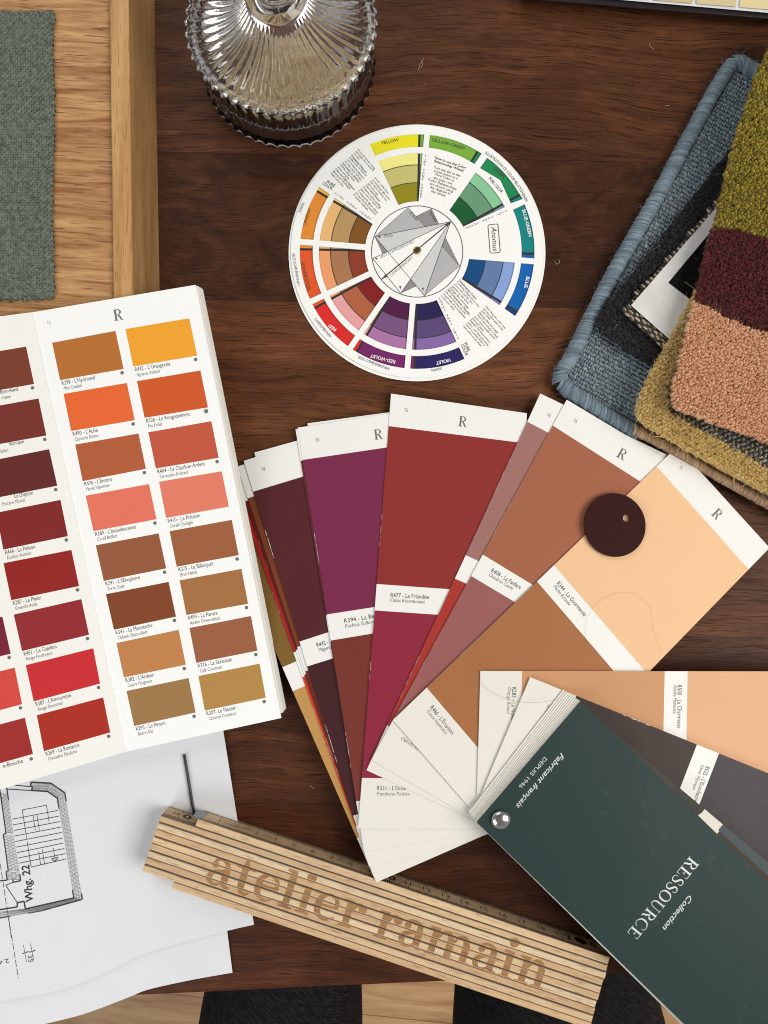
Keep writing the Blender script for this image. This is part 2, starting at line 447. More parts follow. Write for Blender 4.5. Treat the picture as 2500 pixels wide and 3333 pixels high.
FLOORZ = -0.74
def floor_material():
    t = NT('pale_oak_boards'); o = t.obj()
    v = t.mapping(o, (1, 1, 1), (0, 0, 0.1)); sp = t.n('SeparateXYZ'); t.l(v, sp.inputs[0])
    row = t.math('FLOOR', t.math('DIVIDE', sp.outputs['Y'], 0.13)); fr = t.math('FRACT', t.math('DIVIDE', sp.outputs['Y'], 0.13))
    off = t.n('CombineXYZ'); t.l(t.math('MULTIPLY', row, 2.3), off.inputs[0]); t.l(t.math('MULTIPLY', row, 5.1), off.inputs[2])
    av = t.n('VectorMath', operation='ADD'); t.l(v, av.inputs[0]); t.l(off.outputs[0], av.inputs[1])
    n = t.noise(t.mapping(av.outputs[0], (1, 9, 1)), 5.0, 5, 0.6, 1.0)
    c = t.ramp(n, [(0.35, alb((176, 128, 84))), (0.65, alb((222, 178, 130)))])
    c = t.mix(t.math('MULTIPLY', t.math('LESS_THAN', fr, 0.012), 0.6), c, alb((90, 60, 36)))
    return t.set(Base_Color=c, Roughness=0.45)
mb = MB(); mb.add([Vector((-2.5, -2.5, FLOORZ)), Vector((2.5, -2.5, FLOORZ)), Vector((2.5, 2.5, FLOORZ)), Vector((-2.5, 2.5, FLOORZ))], [(0, 1, 2, 3)])
fl = mb.build('floor', floor_material()); fl['kind'] = 'structure'

# ------------------------------------------------------------------ the person sitting at the table (legs in dark jeans)
def denim():
    t = NT('black_denim'); o = t.obj()
    sp = t.n('SeparateXYZ'); t.l(o, sp.inputs[0])
    wob = t.noise(o, 120.0, 2)
    d = t.math('ADD', t.math('ADD', t.math('MULTIPLY', sp.outputs['X'], 0.55), t.math('MULTIPLY', sp.outputs['Y'], 0.85)), t.math('MULTIPLY', wob, 0.0001))
    tw = t.mapping(t.mapping(o, (1, 1, 1), (0, 0, .62)), (160, 1900, 160)); s = t.math('MULTIPLY', t.math('SUBTRACT', t.noise(tw, 1.0, 2, .5), .45), 5.0)
    m = t.math('MULTIPLY', t.math('MAXIMUM', s, 0.0), t.math('ADD', t.math('MULTIPLY', t.noise(o, 1400.0, 2), 1.2), -0.2))
    fade = t.noise(o, 14.0, 3)
    c = t.mix(t.math('MULTIPLY', m, t.math('ADD', fade, 0.1)), alb((23, 22, 24)), alb((84, 79, 76)))
    return t.set(Base_Color=c, Roughness=0.9, Specular_IOR_Level=0.1)
def build_person():
    V = [(0.02, -0.80, -0.10, .125), (-0.095, -0.70, -0.16, .090), (-0.092, -0.50, -0.165, .076), (-0.074, -0.345, -0.168, .066), (-0.072, -0.265, -0.195, .059), (-0.082, -0.255, -0.40, .052), (-0.085, -0.27, -0.64, .038), (-0.09, -0.20, -0.695, .034), (-0.095, -0.12, -0.703, .026),
         (0.135, -0.70, -0.15, .098), (0.130, -0.50, -0.152, .094), (0.124, -0.34, -0.152, .086), (0.120, -0.25, -0.19, .068), (0.126, -0.24, -0.40, .055), (0.142, -0.255, -0.64, .038), (0.15, -0.185, -0.695, .034), (0.155, -0.105, -0.703, .026)]
    E = [(0, 1)] + [(i, i + 1) for i in range(1, 8)] + [(0, 9)] + [(i, i + 1) for i in range(9, 16)]
    me = bpy.data.meshes.new('person'); me.from_pydata([v[:3] for v in V], E, []); me.update()
    o = put('person', me, denim())
    sk = o.modifiers.new('Skin', 'SKIN'); sk.use_smooth_shade = True
    ly = me.skin_vertices[0].data
    for i, v in enumerate(V):
        ly[i].radius = (v[3], v[3]); ly[i].use_root = (i == 0)
    ss = o.modifiers.new('Sub', 'SUBSURF'); ss.levels = 2; ss.render_levels = 2
    tag(o, 'person sitting at the table edge, only the thighs in black denim jeans are seen', 'person')
build_person()

# ------------------------------------------------------------------ oak tray with a cloth sample in it
OAK = wood('oak_grain_across', (214, 168, 116), (138, 88, 46), (96, 60, 30), 'X', 1.0, 0.55, 13.0, 0.06, 0.8, 2.2)
OAKY = wood('oak_grain_along', (212, 168, 112), (176, 128, 76), (140, 96, 54), 'Y', 1.0, 0.5, 20.0, 0.0, 0.7)
OAKS = wood('oak_shaded_side_grain', (172, 134, 88), (134, 98, 60), (104, 74, 44), 'Y', 1.2, 0.5, 26.0, 0.0, 0.4)  # same oak, darker: shade on the rim sides put into the colour
TRZ = 24.0; TRF = 21.5
tray = thing('oak_tray', 'pale oak tray with a raised rim, standing left of the glass jar', 'tray', P(-600, 300, 0))
yb = 1085
def xin(y): return 356 + 0.0138 * y
def xtop(y): return 419 + 0.0140 * y
def xbot(y): return 503 + 0.0175 * y
sheet('tray_base', [(-1900, -1500), (xin(-1500) + 8, -1500), (xin(yb) + 8, yb), (-1900, yb)], Flat(TRF), 10.0, OAK, tray)
def rim(name, quad_top, quad_bot, mat_top, mat_side, inner):
    mb = MB(); t_ = [P(x, y, TRZ) for x, y in quad_top]; b_ = [P(x, y, 0.4) for x, y in quad_bot]
    mb.add(t_, [(0, 1, 2, 3)], 0)
    mb.add([t_[1], t_[2], b_[2], b_[1]], [(0, 3, 2, 1)], 1)
    mb.add([t_[0], t_[3], b_[3], b_[0]], [(0, 1, 2, 3)], 1)
    mb.add([t_[2], t_[3], b_[3], b_[2]], [(0, 3, 2, 1)], 1); mb.add([t_[0], t_[1], b_[1], b_[0]], [(0, 3, 2, 1)], 1)
    o = mb.build(name, [mat_top, mat_side], tray)
    bm = bmesh.new(); bm.from_mesh(o.data); bmesh.ops.remove_doubles(bm, verts=bm.verts, dist=1e-6); bmesh.ops.recalc_face_normals(bm, faces=bm.faces); bm.to_mesh(o.data); bm.free()
    m = o.modifiers.new('edge', 'BEVEL'); m.width = 0.0006; m.segments = 2
    return o
rim('tray_rim', [(xin(-1500), -1500), (xtop(-1500), -1500), (xtop(yb), yb), (xin(yb), yb)],
    [(xin(-1500) + 30, -1500), (xbot(-1500), -1500), (xbot(yb), yb), (xin(yb) + 30, yb)], OAKY, OAKS, True)

def weave_cloth():
    """plain weave of green yarn: every thread a wavy tube"""
    wt = NT('sage_green_yarn'); wo = wt.obj(); mat = wt.set(Base_Color=wt.ramp(wt.noise(wo, 420., 3, .6), [(.3, alb((80, 88, 79))), (.7, alb((124, 131, 118)))]), Roughness=.9, Specular_IOR_Level=.1)
    mb = MB(); x0, x1, y0, y1 = -215, 175, 36, 977
    pit = 8.2; nx = int((x1 - x0) / pit); ny = int((y1 - y0) / pit)
    def edge(y): return 175 - 3 * math.sin(y * .012) + (y - 36) * -0.002 + (5 if y < 80 else 0)
    def tube(pts, r):
        ring = []; K_ = 6
        for i, p in enumerate(pts):
            a = pts[max(0, i - 1)]; b = pts[min(len(pts) - 1, i + 1)]; d = (b - a).normalized()
            s_ = d.cross(Vector((0, 0, 1))).normalized(); u = s_.cross(d)
            ring.append([p + (s_ * math.cos(k * 2 * math.pi / K_) * 1.15 + u * math.sin(k * 2 * math.pi / K_) * .8) * r for k in range(K_)])
        vs = [q for rg in ring for q in rg]; fs = []
        for i in range(len(pts) - 1):
            for k in range(K_): fs.append((i * K_ + k, i * K_ + (k + 1) % K_, (i + 1) * K_ + (k + 1) % K_, (i + 1) * K_ + k))
        mb.add(vs, fs)
    S = Flat(TRF + 1.2)
    for i in range(nx):
        x = x1 - 4 - i * pit + random.uniform(-.5, .5); pts = []; w_ = random.uniform(.9, 1.15)
        ya = y0 + random.uniform(-3, 5); ye = y1 + random.uniform(-6, 6)
        for j in range(ny * 2 + 1):
            y = ya + (ye - ya) * j / (ny * 2)
            pts.append(S(x + (edge(y) - 175) + .7 * math.sin(j * .37 + i), y, 0.42 * math.cos(j * math.pi / 2 * 1.0 + i * math.pi) if j % 2 == 0 else 0))
        tube(pts, .00061 * w_)
    for j in range(ny):
        y = y0 + 5 + j * pit + random.uniform(-.5, .5); pts = []; w_ = random.uniform(.85, 1.25)
        xe = edge(y) + random.uniform(-1, 6)
        for i in range(nx * 2 + 1):
            x = xe - 2 - (xe - x0) * i / (nx * 2)
            pts.append(S(x, y + .5 * math.sin(i * .5 + j), -0.42 * math.cos(i * math.pi / 2 + j * math.pi) if i % 2 == 0 else 0))
        tube(pts, .00061 * w_)
    o = mb.build('cloth_sample', mat, None, True)
    tag(o, 'sage green woven cloth sample with frayed edges lying in the oak tray', 'cloth sample')
weave_cloth()

# ------------------------------------------------------------------ colour wheel
WC = (1358.0, 818.5); RT = 411.0
wheel = thing('colour_guide', 'round white cardboard colour wheel with windows and a turning dial, below the glass jar', 'colour wheel', P(WC[0], WC[1], 0))
def pol(r, a, c=WC): return (c[0] + r * math.cos(math.radians(a)), c[1] - r * math.sin(math.radians(a)))
CARD = paint((245, 245, 241), 0.5, 0.015, 0.05)
CARDEDGE = paint((232, 230, 222), 0.6)
lowS = Flat(0.75); topS = Flat(1.45)
LC = (1357.5, 823.0)
low = sheet('lower_disc', [pol(418, i * 3, LC) for i in range(120)], lowS, 0.5, CARD, wheel)
PURE = [('yellow', (234, 224, 38)), ('yellow-green', (120, 174, 60)), ('green', (34, 136, 84)), ('blue-green', (24, 130, 130)), ('blue', (20, 98, 174)), ('blue-violet', (28, 66, 136)), ('violet', (44, 36, 96)), ('red-violet', (118, 38, 102)), ('red', (216, 46, 42)), ('red-orange', (224, 88, 42)), ('orange', (226, 140, 52)), ('yellow-orange', (234, 184, 66))]
INNER = {'yellow': ((242, 234, 142), (200, 190, 116), (146, 138, 30)), 'green': ((136, 198, 150), (104, 152, 118), (24, 92, 50)), 'blue-green': ((120, 160, 166), (92, 122, 126), (20, 70, 76)), 'blue': ((134, 162, 214), (98, 124, 168), (20, 74, 126)), 'blue-violet': ((140, 130, 182), (108, 106, 156), (40, 44, 100)), 'violet': ((134, 104, 166), (92, 72, 120), (42, 34, 80)), 'red-violet': ((170, 116, 164), (120, 84, 128), (80, 28, 70)), 'red': ((228, 160, 162), (176, 98, 66), (132, 32, 32)), 'red-orange': ((234, 158, 108), (170, 118, 82), (142, 60, 38)), 'orange': ((230, 182, 118), (182, 146, 96), (128, 84, 32)), 'yellow-orange': ((240, 212, 134), (200, 170, 104), (150, 112, 44)), 'yellow-green': ((170, 206, 130), (136, 160, 104), (50, 100, 40))}
BASE = 88.9
BLK = plain('printed_black', (30, 29, 28), 0.6)
inkl = Ink(lowS, 0.07)
for k, (nm, rgb) in enumerate(PURE):
    a0 = BASE - 30 * k if k == 0 else BASE - 30 * k; a1 = a0 + 30
    def seg(r0, r1): return [pol(r1, a0 + (a1 - a0) * i / 10) for i in range(11)] + [pol(r0, a1 - (a1 - a0) * i / 10) for i in range(11)]
    s_ = patch('colour_segment', seg(330, 392), lowS, 0.04, paint(rgb, .5, .05), low); s_['label'] = nm.replace('-', ' ') + ' pure colour'
    for (r0, r1), c, wd in zip(((283, 330), (225, 281), (150, 223)), INNER[nm], ('tint', 'tone', 'shade')):
        s_ = patch('colour_segment', seg(r0, r1), lowS, 0.04, paint(c, .5, .05), low); s_['label'] = nm.replace('-', ' ') + ' ' + wd
    inkl.line(pol(150, a0 + .0), pol(392, a0), 7.5)
    if nm in INNER:
        for r in (224, 282):
            inkl.stroke([pol(r, a0 + 30 * i / 8) + (2.6,) for i in range(9)])
inkl.build('printed_line', BLK, low)
inkt = Ink(lowS, 0.10); inkw = Ink(lowS, 0.10)
_t0 = Ink.text
def ring_text(ik, body, p0, p1, cap, bold):
    f = lambda p: lerp(p, WC, 4.0 / math.hypot(p[0] - WC[0], p[1] - WC[1]))
    ik.text(body, f(p0), f(p1), cap - 1.0, bold=bold)
z1 = Zm(920, 390, 440 / 1659); z2 = Zm(1360, 390, 440 / 1659); z3 = Zm(920, 820, 440 / 1659); z4 = Zm(1360, 820, 440 / 1659)
ring_text(inkt, 'YELLOW', z1(1210, 292), z1(1428, 244), 11, .012)
ring_text(inkt, 'YELLOW-GREEN', z2(165, 240), z2(578, 352), 11, .012)
ring_text(inkt, 'GREEN', z2(928, 592), z2(1062, 705), 11.5, .012)
ring_text(inkt, 'RED-ORANGE', z3(330, 474), z3(247, 128), 11, .012)
ring_text(inkt, 'ORANGE', z1(272, 1302), z1(328, 1088), 11, .012)
ring_text(inkw, 'BLUE-GREEN', z2(1295, 1098), z2(1380, 1432), 11, .018)
ring_text(inkw, 'BLUE', z4(1350, 300), z4(1318, 442), 11.5, .018)
ring_text(inkw, 'VIOLET', z4(404, 1320), z4(222, 1362), 11.5, .018)
ring_text(inkw, 'RED-VIOLET', z3(1386, 1348), z3(1076, 1268), 11.5, .018)
ring_text(inkw, 'RED', z3(655, 958), z3(565, 893), 11.5, .018)
inkt.build('printed_lettering', plain('dark_print', (62, 58, 30), .6), low); inkw.build('printed_lettering', WHITEINK, low)

# upper disc: cut-out windows as real holes
def spoke(r, a, side, hw=9.2):
    t = math.asin(hw / r); return a + math.degrees(t) * side
holes = []
OUT = [0, 1, 2, 3, 4, 6, 7, 8, 9, 10]; INN = [0, 2, 4, 6, 7, 8, 9, 10]
for k in range(12):
    a0 = 85.2 - 30 * k; a1 = a0 + 30
    def win(r0, r1, rnd=4):
        b0, b1 = spoke(r1, a0, 1), spoke(r1, a1, -1); c0, c1 = spoke(r0, a0, 1), spoke(r0, a1, -1)
        return [pol(r1, b0 + (b1 - b0) * i / 14) for i in range(15)] + [pol(r0, c1 + (c0 - c1) * i / 14) for i in range(15)]
    if k in OUT:
        h = win(340, 382)
        if k == 2:       # green: the pointer of the dial bites into the window
            h = [pol(382, spoke(382, a0, 1) + (spoke(382, a1, -1) - spoke(382, a0, 1)) * i / 14) for i in range(15)] + [z2(762, 592), z2(1010, 740), z2(1035, 790), z2(1128, 985)]
            h = [z2(850, 465)] + [pol(382, 52.2 - 24 * i / 10) for i in range(1, 10)] + [z2(1290, 970), z2(1142, 1026), z2(1035, 790), z2(1010, 740), z2(762, 592)]
        holes.append(h)
    if k in INN:
        holes.append(win(170, 320) if k != 0 else win(163, 320))
def area2(p): return sum(p[i][0] * p[(i + 1) % len(p)][1] - p[(i + 1) % len(p)][0] * p[i][1] for i in range(len(p)))
def cut_sheet(name, outline, hs, z, thick, mat, parent):
    cu = bpy.data.curves.new(name, 'CURVE'); cu.dimensions = '2D'; cu.fill_mode = 'BOTH'; cu.extrude = thick * .0005
    for pl in [outline] + hs:
        sp = cu.splines.new('POLY'); sp.points.add(len(pl) - 1); sp.use_cyclic_u = True
        for q, (x, y) in zip(sp.points, pl):
            v = P(x, y, z); q.co = (v.x, v.y, 0, 1)
    o = bpy.data.objects.new(name, cu); COL.objects.link(o)
    dg = bpy.context.evaluated_depsgraph_get(); dg.update()
    me = bpy.data.meshes.new_from_object(o.evaluated_get(dg)); bpy.data.objects.remove(o)
    me.transform(Matrix.Translation((0, 0, (z - thick / 2) * .001)))
    return put(name, me, mat, parent)
topd = cut_sheet('upper_disc', [pol(RT, i * 2) for i in range(180)], holes, 1.45, 0.5, CARD, wheel)
ink = Ink(topS, 0.05); inkb = Ink(topS, 0.05)
# diagram in the middle
GA, GB, GC = plain('print_light_grey', (206, 206, 204), .6), plain('print_mid_grey', (178, 178, 178), .6), plain('print_dark_grey', (140, 140, 140), .6)
R_ = 146
A_, T1, T2, L1, L2, Cc, S_, R1, R2 = (pol(R_, a) for a in (41.6, 71.6, 101.6, 160.5, 189, 218, 248.5, 279.5, 341))
def shape(name, pts, mat, lift):
    ik = Ink(topS, lift); ik.poly(pts); return ik.build(name, mat, topd)
shape('printed_diagram', [T1, L1, S_, R2], GC, .03); shape('printed_diagram', [T2, L1, R1, R2], GB, .055)
shape('printed_diagram', [A_, L1, R1], GA, .08); shape('printed_diagram', [A_, L2, S_], CARD, .105)
ink.l = .13
for a, b in ((A_, L1), (L1, R1), (R1, A_), (A_, L2), (L2, S_), (S_, A_)): ink.line(a, b, 1.8)
ikd = Ink(topS, .042, .0004)
for a, b in ((T1, L1), (L1, S_), (S_, R2), (R2, T1)): ikd.dash(a, b, 1.8, 4, 2.4)
ikd.l = .068
for a, b in ((T2, L1), (R1, R2), (T2, R2)): ikd.dash(a, b, 1.8, 4, 2.4)
ikd.build('printed_line', INK, topd)
ink.line(A_, Cc, 4.0)
def arrow(tip, frm, L, W):
    dx, dy = tip[0] - frm[0], tip[1] - frm[1]; q = math.hypot(dx, dy); dx /= q; dy /= q
    b = (tip[0] - dx * L, tip[1] - dy * L); ink.poly([tip, (b[0] - dy * W, b[1] + dx * W), (b[0] + dx * L * .2, b[1] + dy * L * .2), (b[0] + dy * W, b[1] - dx * W)])
arrow(A_, WC, 22, 6); arrow(Cc, WC, 22, 6)
ink.poly([z1(1150, 1425), z1(1207, 1432), z1(1195, 1452)]); ink.poly([z3(1122, 70), z3(1170, 72), z3(1155, 95)])
ink.poly([z3(1430, 415), z3(1455, 417), z3(1444, 465)]); ink.poly([z4(50, 440), z4(73, 437), z4(66, 480)])
ink.stroke([pol(148.5, i * 4) + (2.2,) for i in range(90)], closed=True)
ink.text('TETRAD', z1(1545, 1130), z1(1640, 1245), 8.5); ink.text('TETRAD', z2(137, 1130), z2(212, 1258), 8.5)
ink.text('TRIAD', z1(1240, 1446), z1(1352, 1432), 9); ink.text('SPLIT COMPLEMENTARY', z3(1202, 82), (1350, 788), 8.5)
ink.text('COMPLEMENTARY', z3(1328, 308), z3(1608, 72), 8.5)
# captions
ink.text('PURE', z1(533, 770), z1(632, 828), 10, bold=.006); ink.text('COLOR', z1(482, 790), z1(600, 862), 10, bold=.006)
ink.text('PURE COLOR', z2(866, 722), z2(1022, 900), 9.5, bold=.006)
ink.text('PURE', z4(566, 1120), z4(612, 1225), 10, bold=.006); ink.text('COLOR', z4(527, 1140), z4(587, 1278), 10, bold=.006)
ink.text('TRIADIC', z1(240, 1005), z1(192, 1135), 8.5); ink.text('TRIADIC', z4(165, 1475), z4(305, 1442), 8.5)
ink.text('SPLIT-COMPLEMENTARY', z3(114, 20), z3(182, 418), 8.5); ink.text('COMPLEMENTARY', z3(384, 828), z3(580, 1056), 8.5)
ink.text('SPLIT-COMPLEMENTARY', z3(920, 1306), z3(1306, 1456), 8.5)
ink.arc_text('ILLUSTRATION OF COLOR RELATIONSHIPS', WC, 388, math.radians(55.4), math.radians(24.6), 9)
def spaced(a, b, cap=7):
    s = 'TINT TONE SHADE'; dx, dy = b[0] - a[0], b[1] - a[1]; q = math.hypot(dx, dy); up = (-dx / q, -dy / q); d = (-up[1], up[0])
    for i, ch in enumerate(s):
        if ch != ' ': ink.text(ch, lerp(a, b, i / (len(s) - 1)), cap=cap, ang=math.atan2(d[1], d[0]), xs=.95, align='C')
spaced(z2(92, 455), z2(35, 955)); spaced(z1(665, 915), z1(1085, 1222)); spaced(z2(1068, 1125), z2(590, 1330)); spaced(z4(485, 1042), z4(262, 562))
for s, a, b, bo in (('How to use the Color', (203, 472), (590, 604), .012), ('Relationship Wheel:', (197, 514), (562, 640), .012), ('Turn the dial so the', (192, 592), (520, 700), 0), ('arrow points to a', (197, 635), (487, 732), 0), ('Pure Color in', (212, 678), (440, 762), 0), ('the outer row.', (190, 720), (425, 800), 0), ('Color Relationships', (125, 740), (470, 862), 0), ('are shown using', (143, 790), (428, 892), 0), ('the diagram in', (145, 835), (395, 922), 0), ('the center.', (162, 885), (345, 947), 0)):
    ink.text(s, z2(*a), z2(*b), 8, bold=bo)
for s, a, b, bo in (('Mono-chromatic: Using', (915, 368), (1125, 608), 0), ('any shade, tint or tone of', (890, 390), (1108, 635), 0), ('one color.', (865, 414), (943, 497), 0), ('Analogous: Using any', (838, 440), (1025, 658), .01), ('shades, tints, or tones of', (812, 462), (1020, 694), 0), ('colors that lie adjacent', (784, 487), (990, 726), 0), ('on the color wheel.', (757, 508), (960, 748), 0), ('Achromatic: A colorless', (727, 532), (930, 768), .01), ('scheme using blacks,', (702, 552), (880, 762), 0), ('whites, and grays.', (672, 582), (813, 738), 0), ('Color and Light: Subdued', (642, 604), (873, 864), .01), ('lighting and candlelight', (612, 628), (823, 856), 0), ('create a distortion', (582, 652), (738, 824), 0),
                    ('of color. Under these', (1124, 712), (1290, 908), 0), ('circumstances light colors', (1098, 738), (1306, 988), 0), ('lost more intensity and', (1070, 758), (1268, 998), 0), ('dark colors less.', (1042, 784), (1163, 932), 0), ('Color and Distance:', (1012, 804), (1188, 1008), .01), ('Distance causes receding', (982, 828), (1198, 1082), 0), ('(dark) colors to "black out"', (950, 850), (1178, 1102), 0), ('Consequently lighter values', (920, 872), (1158, 1148), 0), ('of color should be employed', (890, 898), (1138, 1172), 0), ('for greater emphasis.', (864, 918), (1043, 1118), 0)):
    ink.text(s, z1(*a), z1(*b), 6.5, bold=bo)
for s, a, b, bo in (('Complementary Colors:', (498, 348), (713, 590), .01), ('Combining a shade, tint or tone', (472, 370), (743, 677), 0), ('of one color and the color', (443, 397), (668, 642), 0), ('opposite on the wheel.', (416, 418), (618, 642), 0), ('Example: Blue and orange.', (388, 443), (618, 702), 0), ('Split Complements: Choosing', (360, 463), (628, 772), .01), ('one color and using the color', (333, 487), (588, 774), 0), ('on each side of its complement', (306, 512), (578, 817), 0), ('on the color wheel.', (278, 537), (443, 720), 0),
                    ('Diad: Using two colors that', (828, 673), (1068, 947), 0), ('are two colors apart on the', (801, 700), (1038, 967), 0), ('color wheel.', (776, 724), (888, 840), 0), ('Example: Red and orange.', (748, 747), (978, 1007), 0), ('Triad: Color scheme in which', (720, 770), (973, 1062), 0), ('three colors equally spaced', (691, 797), (936, 1072), 0), ('from each other.', (663, 817), (803, 980), 0), ('Example: The three primary', (636, 840), (878, 1117), 0), ('colors - red, blue and yellow.', (608, 864), (863, 1162), 0), ('Tetrad: A contrast of four or', (581, 887), (820, 1162), 0), ('more colors on the wheel.', (553, 912), (776, 1167), 0)):
    ink.text(s, z4(*a), z4(*b), 6.5, bold=bo)
# little framed maker's mark
fr = [z2(862, 1300), z2(872, 1288), z2(970, 1278), z2(985, 1288), z2(1012, 1612), z2(1002, 1628), z2(900, 1636), z2(888, 1626)]
ink.stroke([p + (2.2,) for p in fr], closed=True)
ink.text('Atomus', z2(900, 1310), z2(922, 1605), 17, shear=.35)
ink.build('printed_lettering', INK, topd)
# eyelet
mb = MB(); n = 40
for r0, r1, za, zb in ((13.5, 11.5, 1.5, 2.0), (11.5, 8.5, 2.0, 1.9), (8.5, 8.0, 1.9, 0.9)):
    vs = []; fs = []
    for i in range(n):
        vs.append(P(*pol(r0, i * 9, (1358, 815)), za)); vs.append(P(*pol(r1, i * 9, (1358, 815)), zb))
    fs = [(2 * i, 2 * ((i + 1) % n), 2 * ((i + 1) % n) + 1, 2 * i + 1) for i in range(n)]
    mb.add(vs, fs)
mb.build('eyelet', plain('brass', (176, 150, 96), .3, 1.0), wheel, True)
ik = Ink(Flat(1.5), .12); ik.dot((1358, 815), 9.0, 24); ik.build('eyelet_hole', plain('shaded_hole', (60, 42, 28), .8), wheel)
# ------------------------------------------------------------------ plan drawing and the sheet below it
def sstep(t): t = max(0.0, min(1.0, t)); return t * t * (3 - 2 * t)
def zpap(x, y): return 2.2 + 13.0 * sstep((560 - x) / 760.0) * (0.35 + 0.65 * sstep((y - 2200) / 800.0))
def zpap2(x, y): return 0.9 + 12.6 * sstep((560 - x) / 760.0) * (0.35 + 0.65 * sstep((y - 2200) / 800.0))
PAPER = paint((220, 221, 224), 0.7, 0.02, 0.08)
def paper(name, right, bottom, zf, label, grp=None):
    "curving sheet: right edge and lower edge follow photo outlines"
    S = Func(zf); NX, NY = 60, 40; mb = MB(); vs = []; bottom = [p[:2] for p in catmull([b + (0,) for b in bottom], 6)]
    def bot(x):
        for (xa, ya), (xb, yb) in zip(bottom, bottom[1:]):
            if xb <= x <= xa: return ya + (yb - ya) * ((xa - x) / (xa - xb))
        return bottom[-1][1]
    xl = -520.0
    for j in range(NY + 1):
        for i in range(NX + 1):
            xb_ = xl + (bottom[0][0] - xl) * i / NX; yb_ = bot(xb_)
            xt = xl - 60 + (right[0][0] - xl + 60) * i / NX; yt = right[0][1]
            t = j / NY; x = xt + (xb_ - xt) * t; y = yt + (yb_ - yt) * t
            vs.append(S(x, y))
    fs = [(j * (NX + 1) + i, (j + 1) * (NX + 1) + i, (j + 1) * (NX + 1) + i + 1, j * (NX + 1) + i + 1) for j in range(NY) for i in range(NX)]
    mb.add(vs, fs); o = mb.build(name, PAPER, None, True)
    return tag(o, label, 'paper sheet', grp)
pl2 = paper('paper_sheet', [(640, 2250), (757, 3166)], [(757, 3166), (627, 3189), (482, 3221), (419, 3246), (265, 3303), (96, 3345), (-100, 3400), (-520, 3490)], zpap2, 'plain white paper sheet, lower of the two, its corner peeping out below the drawing')
pl1 = paper('plan_drawing', [(705, 2240), (827, 3010)], [(827, 3010), (747, 3028), (545, 3081), (453, 3112), (338, 3167), (193, 3223), (0, 3259), (-250, 3310), (-520, 3365)], zpap, 'white paper with a printed floor plan of a staircase, under the wooden ruler')
PS = Func(zpap); q = Zm(0, 2480, 560 / 1659); ink = Ink(PS, .06); inkh = Ink(PS, .04)
def pline(pts, wd):
    for a, b in zip(pts, pts[1:]): ink.line(q(*a), q(*b), wd)
outer = [(-300, 1565), (0, 1505), (400, 1435), (795, 1325), (625, 298), (490, 205), (300, 195), (295, 230), (312, 238), (305, 275), (460, 285), (553, 350), (712, 1312), (245, 1418), (232, 1345), (165, 1358), (168, 1398), (0, 1425), (-300, 1480)]
pline(outer, 4.6)
wl1 = [(-6, 240), (8, 330), (58, 690), (32, 700), (80, 1050), (58, 1060), (70, 1140), (-60, 1152)]; wl2 = [(60, 240), (68, 270), (200, 1145), (130, 1162), (124, 1135)]
pline(wl1, 4.0); pline(wl2, 4.2); pline([(165, 1355), (55, 1190), (130, 1160)], 2.6)
pline([(120, 222), (300, 240)], 3.0); pline([(70, 262), (305, 276)], 3.0)
pline([(215, 463), (300, 1010)], 2.2); pline([(320, 520), (392, 990)], 2.0); pline([(357, 515), (430, 985)], 2.0); pline([(448, 418), (535, 960)], 2.0); pline([(215, 463), (448, 418)], 2.2)
for a, b in (((120, 552), (560, 468)), ((125, 608), (570, 522)), ((132, 662), (580, 575)), ((140, 715), (590, 628)), ((148, 768), (597, 680)), ((157, 822), (605, 735)), ((165, 875), (612, 783)), ((172, 928), (622, 835)), ((180, 978), (630, 885)), ((300, 1015), (640, 935))): pline([a, b], 2.2)
pline([(495, 935), (560, 920), (533, 962), (495, 935)], 2.4)
ink.text('Whg. 22', q(322, 1345), q(280, 990), 25, bold=.02)
ink.dash(q(-10, 900), q(110, 1700), 1.9, 22, 6); q5 = Zm(0, 2900, 800 / 1659)
ink.dash(q5(58, 180), q5(124, 590), 1.9, 22, 6)
ink.line(q5(-60, 456), q5(235, 405), 1.6); ink.line(q5(158, 365), q5(180, 480), 1.6); ink.line(q5(206, 355), q5(228, 470), 1.6)
ink.line(q5(150, 425), q5(192, 408), 2.4); ink.line(q5(200, 415), q5(240, 398), 2.4)
ink.text('35', q5(186, 432), q5(194, 484), 15); ink.text('2.4', q5(62, 456), q5(-12, 470), 14)
def hatch(a0, a1, b0, b1, n, flip=False):
    "hatching between edge a0-a1 and edge b0-b1"
    for i in range(n):
        t = i / n; u = min(1, t + 1.6 / n); inkh.line(q(*lerp(a0, a1, t)), q(*lerp(b0, b1, u)), .9); inkh.line(q(*lerp(a0, a1, u)), q(*lerp(b0, b1, t)), .7)
hatch((305, 200), (490, 205), (305, 275), (460, 285), 18); hatch((490, 205), (625, 298), (460, 285), (553, 350), 13); hatch((625, 298), (795, 1325), (553, 350), (712, 1312), 78)
hatch((400, 1435), (795, 1325), (250, 1418), (712, 1312), 34); hatch((-300, 1565), (400, 1435), (-300, 1480), (240, 1416), 40)
hatch((8, 300), (58, 690), (74, 300), (128, 690), 30); hatch((32, 700), (80, 1050), (130, 700), (186, 1050), 24); hatch((70, 1055), (74, 1140), (188, 1055), (198, 1140), 7)
ink.build('printed_drawing', DARKINK, pl1); inkh.build('printed_hatching', GREYINK, pl1)
